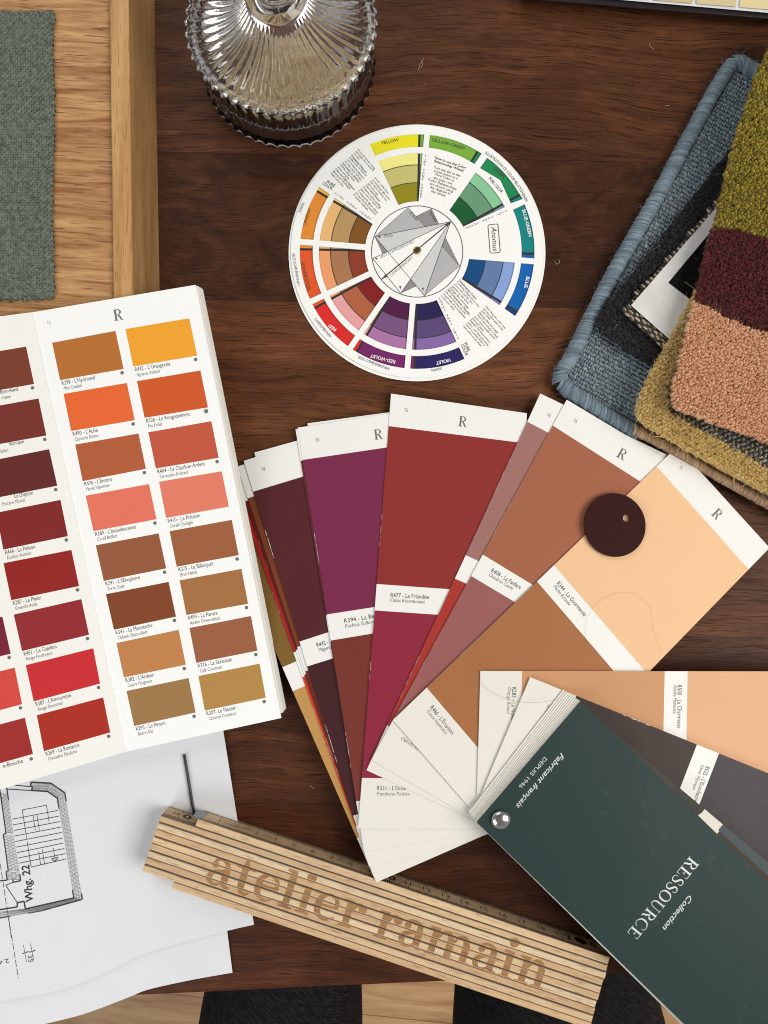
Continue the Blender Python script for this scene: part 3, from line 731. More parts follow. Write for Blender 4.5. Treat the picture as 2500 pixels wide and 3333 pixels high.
# thin black lead on the drawing
mb = MB(); a = Vector(PS(600, 2458, .9)); b = Vector(PS(634, 2660, .9)); d = (b - a).normalized(); s_ = d.cross(Vector((0, 0, 1))).normalized(); u = s_.cross(d)
prof = [(-.0006, 0.0001), (-.0004, .0005), (0, .00075)] + [((b - a).length * i / 6, .00075) for i in range(1, 7)]
for i, (x, r) in enumerate(prof):
    mb.v += [a + d * x + (s_ * math.cos(k * math.pi / 5) + u * math.sin(k * math.pi / 5)) * r for k in range(10)]
    if i: mb.f += [((i - 1) * 10 + k, (i - 1) * 10 + (k + 1) % 10, i * 10 + (k + 1) % 10, i * 10 + k) for k in range(10)]
mb.mi = [0] * len(mb.f)
tag(mb.build('pencil_lead', plain('graphite', (42, 42, 44), .5), None, True), 'thin black lead stick lying on the floor plan, its end at the wooden ruler', 'pencil lead')

# ------------------------------------------------------------------ colour booklet
book = thing('colour_booklet', 'open white booklet of small named paint swatches, leaning on the oak tray', 'colour booklet', P(400, 1900, 2))
PAGE = paint((246, 246, 243), 0.45, 0.012, 0.04); PAGE_SHADED = paint((240, 238, 231), 0.45, 0.012, 0.04)  # left page a darker copy, shade of its tilt mixed into the colour
RS = Plane((107, 1016), 27.6, (637, 927), 28.2, (412, 2446), 10.0)
LS = Plane((107, 1016), 27.6, (412, 2446), 10.0, (-430, 1085), 35.0)
for k in range(6, 0, -1):
    dx = (0, 6, 8, 11, 13, 15, 16)[k]; dy = (0, -16, -18, -20, -22, -24, -24)[k]
    sheet('under_page', [(109, 1016 + k * .4), (637 + dx, 927 + dx * .3), (916 + dx * .75, 2337 + dy), (412, 2446 + dy)], RS, .55, CARDEDGE, book, lift=-k * .75)
for k in range(4, 0, -1):
    sheet('under_page', [(-430, 1085), (106, 1016), (411, 2444 - 3 * k), (-120, 2605 - 3 * k)], LS, .5, CARDEDGE, book, lift=-k * .75)
pr = sheet('page', [(107.5, 1016), (637, 927), (916, 2337), (412.5, 2446)], RS, .5, PAGE, book)
plf = sheet('page', [(-430, 1085), (106.5, 1016), (411.5, 2446), (-125, 2608)], LS, .5, PAGE_SHADED, book)
colA = [((170, 1115.6), (376, 1077), (402.5, 1201), (196, 1237.5)), ((207, 1282), (413, 1246.5), (438.6, 1367.6), (232, 1403)), ((245, 1447), (451, 1411), (475, 1526), (269.4, 1566)), ((279, 1613.5), (485, 1575.5), (509.5, 1690), (304.5, 1729)), ((312, 1775), (516.5, 1736), (541, 1850), (338, 1891)), ((345, 1934), (549, 1894), (573, 2007), (371, 2050)), ((379, 2093), (581.6, 2050), (605, 2163.6), (403.5, 2205)), ((412, 2249), (614, 2207), (637, 2319), (437, 2363))]
colB = [((408.5, 1071), (616, 1036), (642, 1157.5), (434, 1193)), ((446, 1240.5), (652.5, 1206), (677, 1326), (471, 1360)), ((483, 1407), (688, 1371), (712, 1490), (507.5, 1525)), ((518, 1568), (722, 1534), (745, 1649), (541, 1686)), ((552, 1729), (754.5, 1692), (777, 1807), (575.4, 1844.6)), ((585, 1889), (786, 1851.5), (807.6, 1965), (607, 2001.6)), ((617, 2044), (817, 2005), (838, 2118), (639, 2157.5)), ((646, 2200.5), (845, 2160), (865, 2271), (667, 2313))]
colC = [((-121, 1163), (85, 1128), (111, 1250), (-95, 1286)), ((-80, 1334), (125.5, 1297), (151, 1417.6), (-55, 1455)), ((-46, 1503), (160, 1462), (186.6, 1581), (-20, 1622)), ((-12, 1669), (197, 1627), (221, 1745), (11, 1789)), ((11.5, 1833), (232.5, 1790), (257.5, 1907.5), (37, 1953.6)), ((45, 2000.5), (265, 1950), (290, 2066), (72, 2119)), ((84, 2165), (303.6, 2110), (326, 2225), (110, 2283)), ((120, 2328), (336, 2270), (359, 2384), (143, 2445))]
colD = [None] * 5 + [((-212, 2060), (8, 2007), (35, 2128), (-186, 2180)), ((-172, 2228), (48, 2173), (72, 2292), (-146, 2350)), ((-136, 2394), (81, 2336), (107.6, 2454), (-110, 2515))]
RA = [(182, 112, 52), (230, 104, 52), (178, 94, 58), (228, 117, 94), (150, 90, 60), (130, 69, 38), (193, 130, 77), (158, 120, 72)]
RB = [(238, 163, 48), (206, 90, 42), (193, 88, 64), (226, 126, 102), (158, 96, 61), (164, 112, 66), (155, 96, 65), (179, 135, 72)]
RC = [(122, 62, 44), (118, 50, 42), (100, 43, 42), (128, 41, 39), (146, 37, 34), (146, 44, 48), (200, 44, 50), (170, 45, 30)]
RD = [None] * 5 + [(118, 32, 54), (210, 72, 62), (158, 42, 40)]
CN = {'A': ('honey brown', 'bright orange', 'rust brown', 'coral', 'earth brown', 'chestnut brown', 'light copper', 'dull ochre'), 'B': ('sunny yellow orange', 'deep orange', 'terracotta red', 'pink coral', 'warm brown', 'amber brown', 'coffee brown', 'golden caramel'),
      'C': ('red brown', 'dark red brown', 'plum brown', 'oxblood red', 'dark red', 'crimson', 'bright red', 'brick red'), 'D': (None,) * 5 + ('wine', 'light red', 'cherry red')}
TA = [("R298 - L'Hydromel", 'Miel Coulant'), ("R490 - L'Aube", 'Capucine Éclose'), ("R476 - L'Encens", 'Fauve Vaporeux'), ("R389 - L'Incandescence", 'Corail Brûlant'), ("R291 - L'Œnophore", 'Terre Cuite'), ('R341 - La Moustache', 'Châtain Chatouillant'), ("R382 - L'Ardeur", 'Cuivre Fougueux'), ('R295 - Le Pinson', 'Bistre Ailé')]
TB = [("R432 - L'Orangeraie", 'Agrume Acidulé'), ('R326 - Le Rougeoiement', 'Feu Follet'), ('R404 - Le Charbon Ardent', 'Terracotta Embrasé'), ('R410 - Le Polisson', 'Coralin Espiègle'), ('R375 - Le Bilboquet', 'Brun Habile'), ('R499 - La Parure', 'Ambre Ornementale'), ('R376 - La Sérénade', 'Café Courtisan'), ('R307- Le Nectar', 'Caramel Onctueux')]
TC = [('Bien-Aimé', 'chante'), ('Baroque', 'Italien'), ('La Dispute', 'Pourpre Musical'), ('R464 - La Pulsion', 'Écarlate Animale'), ('R287 - Le Plaisir', 'Groseille Acide'), ('R451 - Le Cupidon', 'Rouge Foudroyant'), ("R387 - L'Amoureuse", 'Rouge Passionnel'), ('R269 - La Romance', 'Grenadine Pétulante')]
RIGHTEND = {0: ((60, 1272), (35, 1295)), 1: ((79, 1442), (27, 1470)), 2: ((108, 1609), (82, 1632))}
inkr = Ink(RS, .07); inkl2 = Ink(LS, .07); grR = Ink(RS, .06); grL = Ink(LS, .06)
def swatches(colm, rgbs, names, S, page):
    for qd, c, nm in zip(colm, rgbs, names):
        if qd is None: continue
        o = patch('colour_swatch', qd, S, .04, paint(c, .42, .025, .06, .4), page); o['label'] = nm + ' swatch'
swatches(colA, RA, CN['A'], RS, pr); swatches(colB, RB, CN['B'], RS, pr); swatches(colC, RC, CN['C'], LS, plf); swatches(colD, RD, CN['D'], LS, plf)
def captions(colm, txt, ik, gk, skipdot=(), ends={}):
    for i, (qd, tx) in enumerate(zip(colm, txt)):
        if qd is None or tx is None: continue
        bl, br = qd[3], qd[2]; an = math.atan2(br[1] - bl[1], br[0] - bl[0]); d = (math.cos(an), math.sin(an)); n = (-d[1], d[0])
        def at(u, v): return (bl[0] + d[0] * u + n[0] * v, bl[1] + d[1] * u + n[1] * v)
        if i in ends:
            ik.text(tx[0], ends[i][0], cap=13.2, ang=an, xs=.74, align='R'); gk.text(tx[1], ends[i][1], cap=11.5, ang=an, xs=.70, shear=.2, align='R')
        else:
            ik.text(tx[0], at(2.5, 17.0), cap=13.2, ang=an, xs=.74); gk.text(tx[1], at(5.5, 34.0), cap=11.5, ang=an, xs=.70, shear=.2)
        if i not in skipdot: gk.dot((br[0] - 5, br[1] + 12.5), 5.8)
captions(colA, TA, inkr, grR); captions(colB, TB, inkr, grR, (3,)); captions(colC, TC, inkl2, grL, (), RIGHTEND)
for c in ((35 - 5, 2128 + 12), (67, 2304), (102, 2470)): grL.dot(c, 5.8)
inkl2.text('e-Bouche', (76, 2482), cap=13.5, ang=-math.radians(15), xs=.9, align='R')
grR.stroke([(670.5 + (6 + (1.6 if i % 2 else 0)) * math.cos(i * math.pi / 8), 1338 + (6 + (1.6 if i % 2 else 0)) * math.sin(i * math.pi / 8), 1.5) for i in range(16)], closed=True)
grR.text('12', (154, 1057), cap=11.5, ang=-math.radians(9.5), xs=.72)
LOGOK = 1.0
def logo(ik, x, y, h, ang): ik.glyphs('R', UPPER, (x, y), (math.cos(ang), math.sin(ang)), h)
logo(grR, 372, 1045, 36, -math.radians(9.5))
inkr.build('printed_lettering', INK, pr); grR.build('printed_lettering', GREYINK, pr); inkl2.build('printed_lettering', INK, plf); grL.build('printed_lettering', GREYINK, plf)
# fold between the pages
mb = MB(); pts = [lerp((107, 1016), (412, 2446), i / 12) for i in range(13)]
for i, (x, y) in enumerate(pts):
    mb.v += [RS(x + dx, y, l) for dx, l in ((-3, .02), (-1, .35), (1, .35), (3, .02))]
    if i: mb.f += [((i - 1) * 4 + k, (i - 1) * 4 + k + 1, i * 4 + k + 1, i * 4 + k) for k in range(3)]
mb.mi = [0] * len(mb.f); mb.build('spine_fold', PAGE, book, True)

# ------------------------------------------------------------------ fan deck
fan = thing('fan_deck', 'spread paint fan deck of long colour cards riveted under a dark green cover', 'fan deck', P(1631, 2670, 0))
FW = paint((240, 239, 234), 0.5, 0.012, 0.05); FT = paint((238, 234, 222), 0.55, 0.015, 0.06)
FTAIL_DIM = paint((230, 226, 216), 0.55, 0.015, 0.06)  # card tails tinted darker, weaker light near the rivet painted in
def worn(a, b, amount, n=60):
    out = []
    c0 = random.uniform(.15, .6); c1 = c0 + random.uniform(.15, .35)
    for i in range(n + 1):
        t = i / n; out.append((lerp(a, b, t), random.uniform(.35, 1.0) * amount * .7 if (c0 < t < c1 and random.random() < .72) else 0))
    return out
LIFT = 16.6      # the riveted end rests on the ruler, the far ends lie on the table
def bent(name, left, right, S, lift, mat, parent, thick=0.0, m=5):
    "sheet between two edges that follows the curved surface S"
    mb = MB(); n = len(left); w_ = m + 1
    vs = [S(*lerp(a, b, j / m), lift) for a, b in zip(left, right) for j in range(w_)]
    fs = [(i * w_ + j, (i + 1) * w_ + j, (i + 1) * w_ + j + 1, i * w_ + j + 1) for i in range(n - 1) for j in range(m)]
    if thick:
        N = len(vs); vs += [v - Vector((0, 0, thick * .001)) for v in vs]
        fs += [tuple(reversed([q + N for q in f])) for f in fs]
        rim_ = [j for j in range(w_)] + [i * w_ + m for i in range(1, n)] + [(n - 1) * w_ + j for j in range(m - 1, -1, -1)] + [i * w_ for i in range(n - 2, 0, -1)]
        fs += [(rim_[k], rim_[(k + 1) % len(rim_)], rim_[(k + 1) % len(rim_)] + N, rim_[k] + N) for k in range(len(rim_))]
    mb.add(vs, fs); o = mb.build(name, mat, parent)
    bm = bmesh.new(); bm.from_mesh(o.data); bmesh.ops.recalc_face_normals(bm, faces=bm.faces); bm.to_mesh(o.data); bm.free()
    if o.data.polygons[0].normal.z < 0: o.data.flip_normals()
    return o
def card(HL, HR, TR, TL, zh, zt, bands, head=None, texts=(), nums=(), logos=(), worn_l=0.0, label=None, mat=None, tail=None):
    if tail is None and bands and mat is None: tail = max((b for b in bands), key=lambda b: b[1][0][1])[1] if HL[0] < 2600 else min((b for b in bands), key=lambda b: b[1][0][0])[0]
    S = Func(lambda x, y: zh + (zt + LIFT - zh) * (1 - min(1.0, max(0.0, (math.hypot(x - 1631, y - 2670) - 480) / 970.0))))
    o = bent('colour_card', [lerp(HL, TL, i / 24) for i in range(25)], [lerp(HR, TR, i / 24) for i in range(25)], S, 0.0, mat or FW, fan, .34)
    if label: o['label'] = label
    for (la, lb, rgb, nm) in bands:
        aL = inter(la[0], la[1], HL, TL); aR = inter(la[0], la[1], HR, TR); bL = inter(lb[0], lb[1], HL, TL); bR = inter(lb[0], lb[1], HR, TR)
        if worn_l:
            q_ = math.hypot(bR[0] - bL[0], bR[1] - bL[1]); ux, uy = (bR[0] - bL[0]) / q_, (bR[1] - bL[1]) / q_
            lf = [(p[0] + ux * w_, p[1] + uy * w_) for p, w_ in worn(aL, bL, worn_l)]
        else: lf = [lerp(aL, bL, i / 20) for i in range(21)]
        rg = [lerp(aR, bR, i / (len(lf) - 1)) for i in range(len(lf))]
        p_ = bent('colour_patch', lf, rg, S, .04, paint(rgb, .5, .03, .06, .4), o)
        if nm: p_['label'] = nm + ' paint patch'
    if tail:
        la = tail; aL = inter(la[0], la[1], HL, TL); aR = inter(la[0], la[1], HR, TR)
        bent('dim_card_tail', [lerp(aL, TL, i / 8) for i in range(9)], [lerp(aR, TR, i / 8) for i in range(9)], S, .035, FTAIL_DIM, o)
    ik = Ink(S, .07); gk = Ink(S, .07)
    for t_ in texts: ik.text(t_[0], t_[1], t_[2], t_[3])
    for t_ in nums: gk.text(t_[0], t_[1], cap=t_[2], ang=t_[3], xs=.75, shear=t_[4] if len(t_) > 4 else 0)
    for t_ in logos: logo(gk, *t_)
    for t_ in texts:
        if len(t_) > 4: gk.text(t_[4], t_[5], t_[6], t_[7], shear=.18)
    ik.build('printed_lettering', INK, o); gk.build('printed_lettering', GREYINK, o)
    return o, S
def rect_from(HL, TL, W):
    "the two other corners, W pixels across"
    dx, dy = TL[0] - HL[0], TL[1] - HL[1]; q_ = math.hypot(dx, dy); n = (dy / q_, -dx / q_)
    return (HL[0] + n[0] * W * .95, HL[1] + n[1] * W * .95), (TL[0] + n[0] * W * 1.04, TL[1] + n[1] * W * 1.04)
def perp_line(HL, TL, p):
    dx, dy = TL[0] - HL[0], TL[1] - HL[1]; return (p, (p[0] + dy, p[1] - dx))
def along(HL, TL, y):
    t = (y - HL[1]) / (TL[1] - HL[1]); return lerp(HL, TL, t)
W0 = 470
a75 = Zm(750, 1250, 600 / 1659); b75 = Zm(750, 1850, 600 / 1659); c15 = Zm(1150, 2150, 750 / 1659); d13 = Zm(1350, 1250, 600 / 1659); r4 = Zm(1250, 1111, 1250 / 1659); e18 = Zm(1800, 2100, 700 / 1659); f19 = Zm(1900, 1250, 600 / 1659)
def simple(HL, TL, zh, zt, rows, wl_=0.0, label=None):
    HR, TR = rect_from(HL, TL, W0)
    bands = [(perp_line(HL, TL, along(HL, TL, y0)), perp_line(HL, TL, along(HL, TL, y1)), rgb, nm) for y0, y1, rgb, nm in rows]
    return card(HL, HR, TR, TL, zh, zt, bands, worn_l=wl_, label=label)
simple((658, 1573), (1224.6, 2872), .5, .5, [(1678, 2172, (128, 96, 46), 'dull olive ochre'), (2250, 2728, (192, 146, 84), 'sand')], label='lowest card, ochre and sand')
simple((745, 1535), (1212, 2844), 1.0, 1.0, [(1640, 2124, (164, 38, 32), 'red'), (2204, 2692, (208, 62, 36), 'bright red')], 0.8, 'bright red card')
simple((762, 1528), (1210, 2838), 1.4, 1.4, [(1632, 2116, (100, 28, 30), 'dark red'), (2196, 2685, (112, 40, 34), 'red brown')], 1.0, 'dark red card')
simple((772, 1519), (1208, 2830), 1.8, 1.8, [(1622, 2106, (122, 64, 34), 'brown'), (2185, 2678, (112, 48, 36), 'chestnut')], 0, 'brown card')
simple((828, 1473), (1204, 2822), 2.2, 2.2, [(1580, 2066, (90, 40, 40), None), (2150, 2660, (90, 40, 40), None)])
HL, TL = (793, 1500), (1201, 2820); HR, TR = rect_from(HL, TL, W0)
card(HL, HR, TR, TL, 2.4, 2.7, [((a75(213, 966), a75(655, 832)), (b75(628, 657), b75(875, 577)), (86, 37, 42), 'plum'), ((b75(700, 880), b75(915, 812)), perp_line(HL, TL, along(HL, TL, 2655)), (68, 34, 38), 'blackberry')],
     texts=[('R442 - La Magie', b75(778, 710), b75(1040, 638), 14, 'Magenta Nocturne', b75(795, 752), b75(1075, 680), 12)], nums=[('78', a75(285, 785), 11, -.25)], worn_l=2.6, label='plum card')
simple((1001, 1378), (1190, 2768), 2.8, 3.1, [(1490, 1990, (110, 44, 60), None), (2080, 2610, (100, 46, 44), None)])
simple((962, 1397), (1186, 2770), 3.0, 3.5, [(1500, 2004, (100, 44, 50), None), (2090, 2615, (96, 44, 42), None)])
HL, TL = (969, 1392), (1184, 2766); HR, TR = rect_from(HL, TL, W0)
card(HL, HR, TR, TL, 3.3, 4.0, [((a75(650, 683), a75(1397, 572)), (b75(865, 415), b75(1285, 350)), (122, 43, 76), 'magenta'), ((b75(900, 650), b75(1270, 588)), perp_line(HL, TL, along(HL, TL, 2608)), (120, 54, 46), 'red brown')],
     texts=[('R394 - La Belle', b75(1024, 492), b75(1345, 438), 14, 'Fuchsia Sulfureux', b75(1032, 538), b75(1345, 485), 12)], nums=[('76', a75(770, 520), 11, -.15)], logos=[a75(1297, 503) + (33, -.14)], worn_l=1.6, label='magenta card')
card((1273, 1281), (1715, 1345), (1668, 2697), (1166, 2694), 3.7, 4.9, [(((1263.6, 1386.7), (1680, 1439)), ((1223, 1900.6), (1350, 1909.7)), (143, 49, 46), 'brick red'), (((1216.6, 1986.7), (1350, 1995.8)), ((1177, 2532), (1247, 2533)), (143, 41, 62), 'raspberry')],
     texts=[('R477 - La Friandise', (1270, 1943), (1397, 1950), 14, 'Cassis Réconfortant', (1269, 1957.5), (1382, 1965), 11.5), ("R331 - L'Envie", c15(168, 934), c15(380, 934), 14, 'Framboise Pochée', c15(166, 972), c15(404, 972), 11.5)],
     nums=[('75', (1316, 1340), 11, .1)], logos=[d13(388, 378) + (33, .12)], worn_l=1.5, label='brick red card')
HL, TL = (1758.7, 1280.7), (1193, 2507); TR = (1610, 2700); HR = (2170, 1480)
card(HL, HR, TR, TL, 4.3, 5.6, [(((1713.5, 1371), (1786, 1409)), ((1513, 1806), (1555.5, 1825)), (160, 113, 106), 'dusty mauve'), (((1480, 1883), (1514, 1898)), ((1263, 2362.5), (1330, 2396)), (170, 54, 46), 'red')],
     nums=[('74', d13(1185, 288), 11, .45)], worn_l=1.3, label='dusty mauve card')
HL, TL = (1845, 1301), (1209, 2473); TR = (1598, 2700); HR = (2240, 1538)
card(HL, HR, TR, TL, 4.9, 6.3, [(((1804, 1388), (2080, 1564.6)), ((1570, 1804), (1724.7, 1898)), (164, 100, 73), 'copper brown'), (((1529, 1872), (1668, 1955)), ((1281, 2333), (1340, 2368)), (154, 94, 92), 'mauve')],
     texts=[('R408 - La Fanfare', r4(460, 995), r4(588, 1072), 14, 'Chaudron Cuivré', r4(450, 1012), r4(553, 1075), 11.5)], nums=[('73', d13(1425, 338), 11, .5), ('Clafoutis aux Cerises', c15(338, 565), 12, .58, .18)], logos=[f19(288, 650) + (34, .52)], worn_l=1.0, label='copper brown card')
HL, TL = (2205, 1453), (1279, 2344); TR = (1602, 2712); HR = (2505, 1783)
card(HL, HR, TR, TL, 5.5, 7.3, [(((2137.6, 1518), (2440.6, 1857)), ((1798.5, 1834), (2094, 2177)), (238, 194, 149), 'pale peach'), (((1743.5, 1887), (1992, 2177)), ((1387, 2236), (1554.6, 2432.6)), (166, 109, 68), 'caramel brown')],
     texts=[('R344 - La Gourmande', r4(744, 1046), r4(864, 1190), 14, 'Pêche Écrasée', r4(730, 1060), r4(798, 1142), 11.5), ("R466 - L'Éruption", c15(550, 338), c15(708, 535), 14, 'Cuivre Impétueux', c15(524, 366), c15(664, 533), 11.5)], nums=[('71', f19(855, 755), 11, .75)], logos=[f19(1143, 1172) + (33, .80)], worn_l=1.0, label='pale peach card')
HL, TL = (2985, 2186), (1563.7, 2184); TR = (1551, 2648); HR = (2990, 2650)
card(HL, HR, TR, TL, 8.5, 8.1, [((e18(1040, 195), e18(1030, 730)), ((2880, 2186), (2882, 2640)), (224, 173, 132), 'pale apricot'), (((1699, 2184), (1698, 2267)), (e18(862, 192), e18(852, 660)), (202, 149, 106), 'light tan')],
     texts=[("R500 - La Charmeuse", e18(962, 306), e18(960, 642), 14, 'Azalée Flatteuse', e18(932, 306), e18(928, 525), 11.5), ('R283 - La Nèfle', c15(1144, 190), c15(1137, 425), 14, 'Orange Rosacé', c15(1112, 190), c15(1105, 385), 11.5)], label='light tan card')
TL, TR = (1726, 2204), (1535, 2660); HL = (3040, 2735); HR = (2850, 3195)
card(HL, HR, TR, TL, 12.0, 9.2, [((e18(1280, 838), e18(1130, 1228)), ((2940, 2695), (2790, 3060)), (72, 66, 69), 'charcoal'), (((1876, 2265), (1800, 2450)), (e18(1110, 768), e18(980, 1105)), (66, 54, 49), 'dark umber')],
     texts=[("R025 - L'Envoûtement", e18(1180, 930), e18(1075, 1232), 14, 'Caviar Mystique', e18(1147, 918), e18(1076, 1110), 11.5)], nums=[('Terre Impériale', c15(1405, 305), 12, 1.95, .18)], worn_l=2.4, label='dark charcoal card')
# the closed cards under the cover
tops = [(1834, 2245), (1840, 2250), (1846, 2254), (1853, 2258), (1859, 2262), (1865, 2266), (1871, 2270), (1877, 2274), (1882, 2277), (1887, 2280)]
bots = [(1527, 2643), (1531, 2650), (1534, 2655), (1538, 2661), (1541, 2666), (1543, 2669), (1545, 2671), (1547, 2673), (1549, 2675), (1551, 2676)]
dirs = [44.6, 40.2, 44.6, 44.6, 42.6, 44.6, 44.6, 44.6, 44, 44]
pagecol = {1: ((70, 68, 62), (80, 89, 92)), 4: ((64, 66, 62), (70, 63, 52))}
hide = {0: 1390, 1: 1390}
for i, (t_, b_, dg_) in enumerate(zip(tops, bots, dirs)):
    # the ones that do not show past the cover lie straight under it
    an = math.radians(dg_ if i in pagecol else 44.6); Lc = 1440
    HLp = (t_[0] + Lc * math.cos(an), t_[1] + Lc * math.sin(an)); HRp = (b_[0] + Lc * math.cos(an), b_[1] + Lc * math.sin(an))
    bands = []
    zt = 10.0 + .46 * i; zh = 14.6 + .46 * i
    if i in pagecol:
        p1 = {1: (2293.7, 2634), 4: (2272, 2655)}[i]; p2 = {1: (2352.7, 2684.4), 4: (2336, 2712)}[i]
        n = (-math.sin(an), math.cos(an)); s0 = (t_[0] + 165 * math.cos(an), t_[1] + 165 * math.sin(an)); s1 = (t_[0] + 1330 * math.cos(an), t_[1] + 1330 * math.sin(an))
        L_ = lambda p: (p, (p[0] + n[0], p[1] + n[1]))
        bands = [(L_(s0), L_(p1), pagecol[i][0], 'grey'), (L_(p2), L_(s1), pagecol[i][1], 'grey')]
    card(HLp, HRp, b_, t_, zh, zt, bands, mat=FT)
cvm = NT('green_cover_board'); o_ = cvm.obj(); f_ = cvm.noise(o_, 40., 5, .7); s1_ = cvm.noise(o_, 260., 4, .7)
sc_ = cvm.ramp(cvm.math('MULTIPLY', f_, s1_), [(0.33, (0, 0, 0)), (0.45, (1, 1, 1))])
COVER = cvm.set(Base_Color=cvm.mix(cvm.math('MULTIPLY', sc_, .16), alb((36, 56, 54)), alb((100, 118, 113))), Roughness=0.5, Specular_IOR_Level=.22)
cang = math.radians(44.2)
cHL = (1891 + 1500 * math.cos(cang), 2283 + 1500 * math.sin(cang)); cHR = (1552 + 1500 * math.cos(cang), 2677 + 1500 * math.sin(cang))
CVS = Func(lambda x, y: 25.0 + 6.6 * (1 - min(1.0, max(0.0, (math.hypot(x - 1631, y - 2670) - 480) / 970.0))))
cvo = bent('cover', [lerp((1891, 2283), cHL, i / 24) for i in range(25)], [lerp((1552, 2677), cHR, i / 24) for i in range(25)], CVS, 0.0, [COVER], fan, .8)
cvo['label'] = 'dark green cover'
sv = Ink(CVS, .06); k19 = Zm(1850, 2600, 650 / 1659)
sv.text('Fabricant français', c15(1500, 660), c15(1172, 1040), 17, shear=.3, bold=.012)
sv.text('DEPUIS 1946', c15(1378, 690), c15(1190, 905), 13)
a = k19(1012, 474); b = k19(486, 1112); q_ = math.hypot(b[0] - a[0], b[1] - a[1]); d = ((b[0] - a[0]) / q_, (b[1] - a[1]) / q_)
hgt = 40.0; M_gap = .05
# fit the width
wdt = glyph_width('RESSOURCE', UPPER, M_gap) - M_gap; sxx = q_ / wdt
UP2 = {k: (v[0] * sxx / hgt, [(st[0], [(p[0] * sxx / hgt, p[1], p[2]) for p in st[1]]) for st in v[1]]) for k, v in UPPER.items()}
sv.glyphs('RESSOURCE', UP2, a, d, hgt, M_gap * sxx / hgt)
sv.text('Collection', k19(1008, 790), k19(782, 1066), 18, shear=.3, bold=.012)
sv.build('foil_lettering', SILVER, cvo)
# rivet
mb = MB(); rc = (1631, 2670); n = 36; prof = [(33, 31.5), (33, 32.2), (31, 32.9), (26, 33.6), (19, 34.1), (11, 34.4), (4, 34.5)]
for i, (r, z) in enumerate(prof):
    mb.v += [P(rc[0] + r * math.cos(k * 2 * math.pi / n), rc[1] + r * math.sin(k * 2 * math.pi / n), z) for k in range(n)]
    if i: mb.f += [((i - 1) * n + k, (i - 1) * n + (k + 1) % n, i * n + (k + 1) % n, i * n + k) for k in range(n)]
mb.f.append(tuple(range((len(prof) - 1) * n, len(prof) * n))); mb.mi = [0] * len(mb.f)
mb.build('rivet', plain('polished_steel', (225, 225, 220), .16, 1.0), fan, True)

# ------------------------------------------------------------------ the round chip on the fan
def disc_pts(c, r, n=72, ry=None): return [(c[0] + r * math.cos(i * 2 * math.pi / n), c[1] + (ry or r) * math.sin(i * 2 * math.pi / n)) for i in range(n)]
chip = cut_sheet('colour_chip', disc_pts((1998, 1709), 101, ry=104), [disc_pts((2036.7, 1687), 12, 24)], 0.0, 1.2, plain('burgundy_lacquer', (52, 20, 20), .55, 0.0, .10), None)
# lay it on the two sloping cards
za, zb_, zc_ = [5.5 + (23.9 - 5.5) * (1 - (math.hypot(x - 1631, y - 2670) - 480) / 970.0) for x, y in ((1998, 1709), (2090, 1709), (1998, 1620))]
ca = P(1998, 1709, za); cb = P(2090, 1709, zb_) - ca; cc = P(1998, 1620, zc_) - ca; nn_ = cb.cross(cc).normalized()
nn_ = -nn_ if nn_.z < 0 else nn_
off_ = P(1998, 1709, za) - P(1998, 1709, 0); off_ = Vector((off_.x, off_.y, 0))
c0_ = P(1998, 1709, 0); kz = (CAMH - za * .001) / CAMH
for v_ in chip.data.vertices:
    x_ = ca.x + (v_.co.x - c0_.x) * kz; y_ = ca.y + (v_.co.y - c0_.y) * kz
    v_.co = Vector((x_, y_, ca.z - (nn_.x * (x_ - ca.x) + nn_.y * (y_ - ca.y)) / nn_.z + v_.co.z + .0019))
bvm = chip.modifiers.new('edge', 'BEVEL'); bvm.width = .00035; bvm.segments = 2; bvm.limit_method = 'ANGLE'
tag(chip, 'round dark burgundy chip with a small hole lying across the brown and peach cards', 'colour chip')
# ------------------------------------------------------------------ folding ruler standing on its edges
RZ = 16.0
A0 = P(643, 2667, RZ); B0 = P(1986, 3117, RZ); E1 = P(523, 2657, RZ); E8 = P(458, 2839, RZ); E9 = P(562, 2881, RZ)
ru = (B0 - A0).normalized(); rn = Vector((ru.y, -ru.x, 0))
if rn.y > 0: rn = -rn
pit = (E8 - E1).dot(rn) / 8.0; RL = (B0 - A0).length
s1 = (E1 - A0).dot(ru); s9 = (E9 - A0).dot(ru)
ruler = thing('folding_ruler', 'folded beech folding ruler standing on edge with a burnt-in name, at the bottom', 'ruler', A0 - Vector((0, 0, RZ * .001)))
BEECH = []
random.seed(11)
for k in range(4):
    c = [(229, 196, 154), (221, 186, 142), (233, 205, 166), (215, 178, 136)][k]
    BEECH.append(wood('beech_%s' % 'abcd'[k] if False else 'beech_wood', c, tuple(int(x * .86) for x in c), (150, 104, 62), 'X', 1.6, .5, 12.0, -math.atan2(ru.y, ru.x), .75))
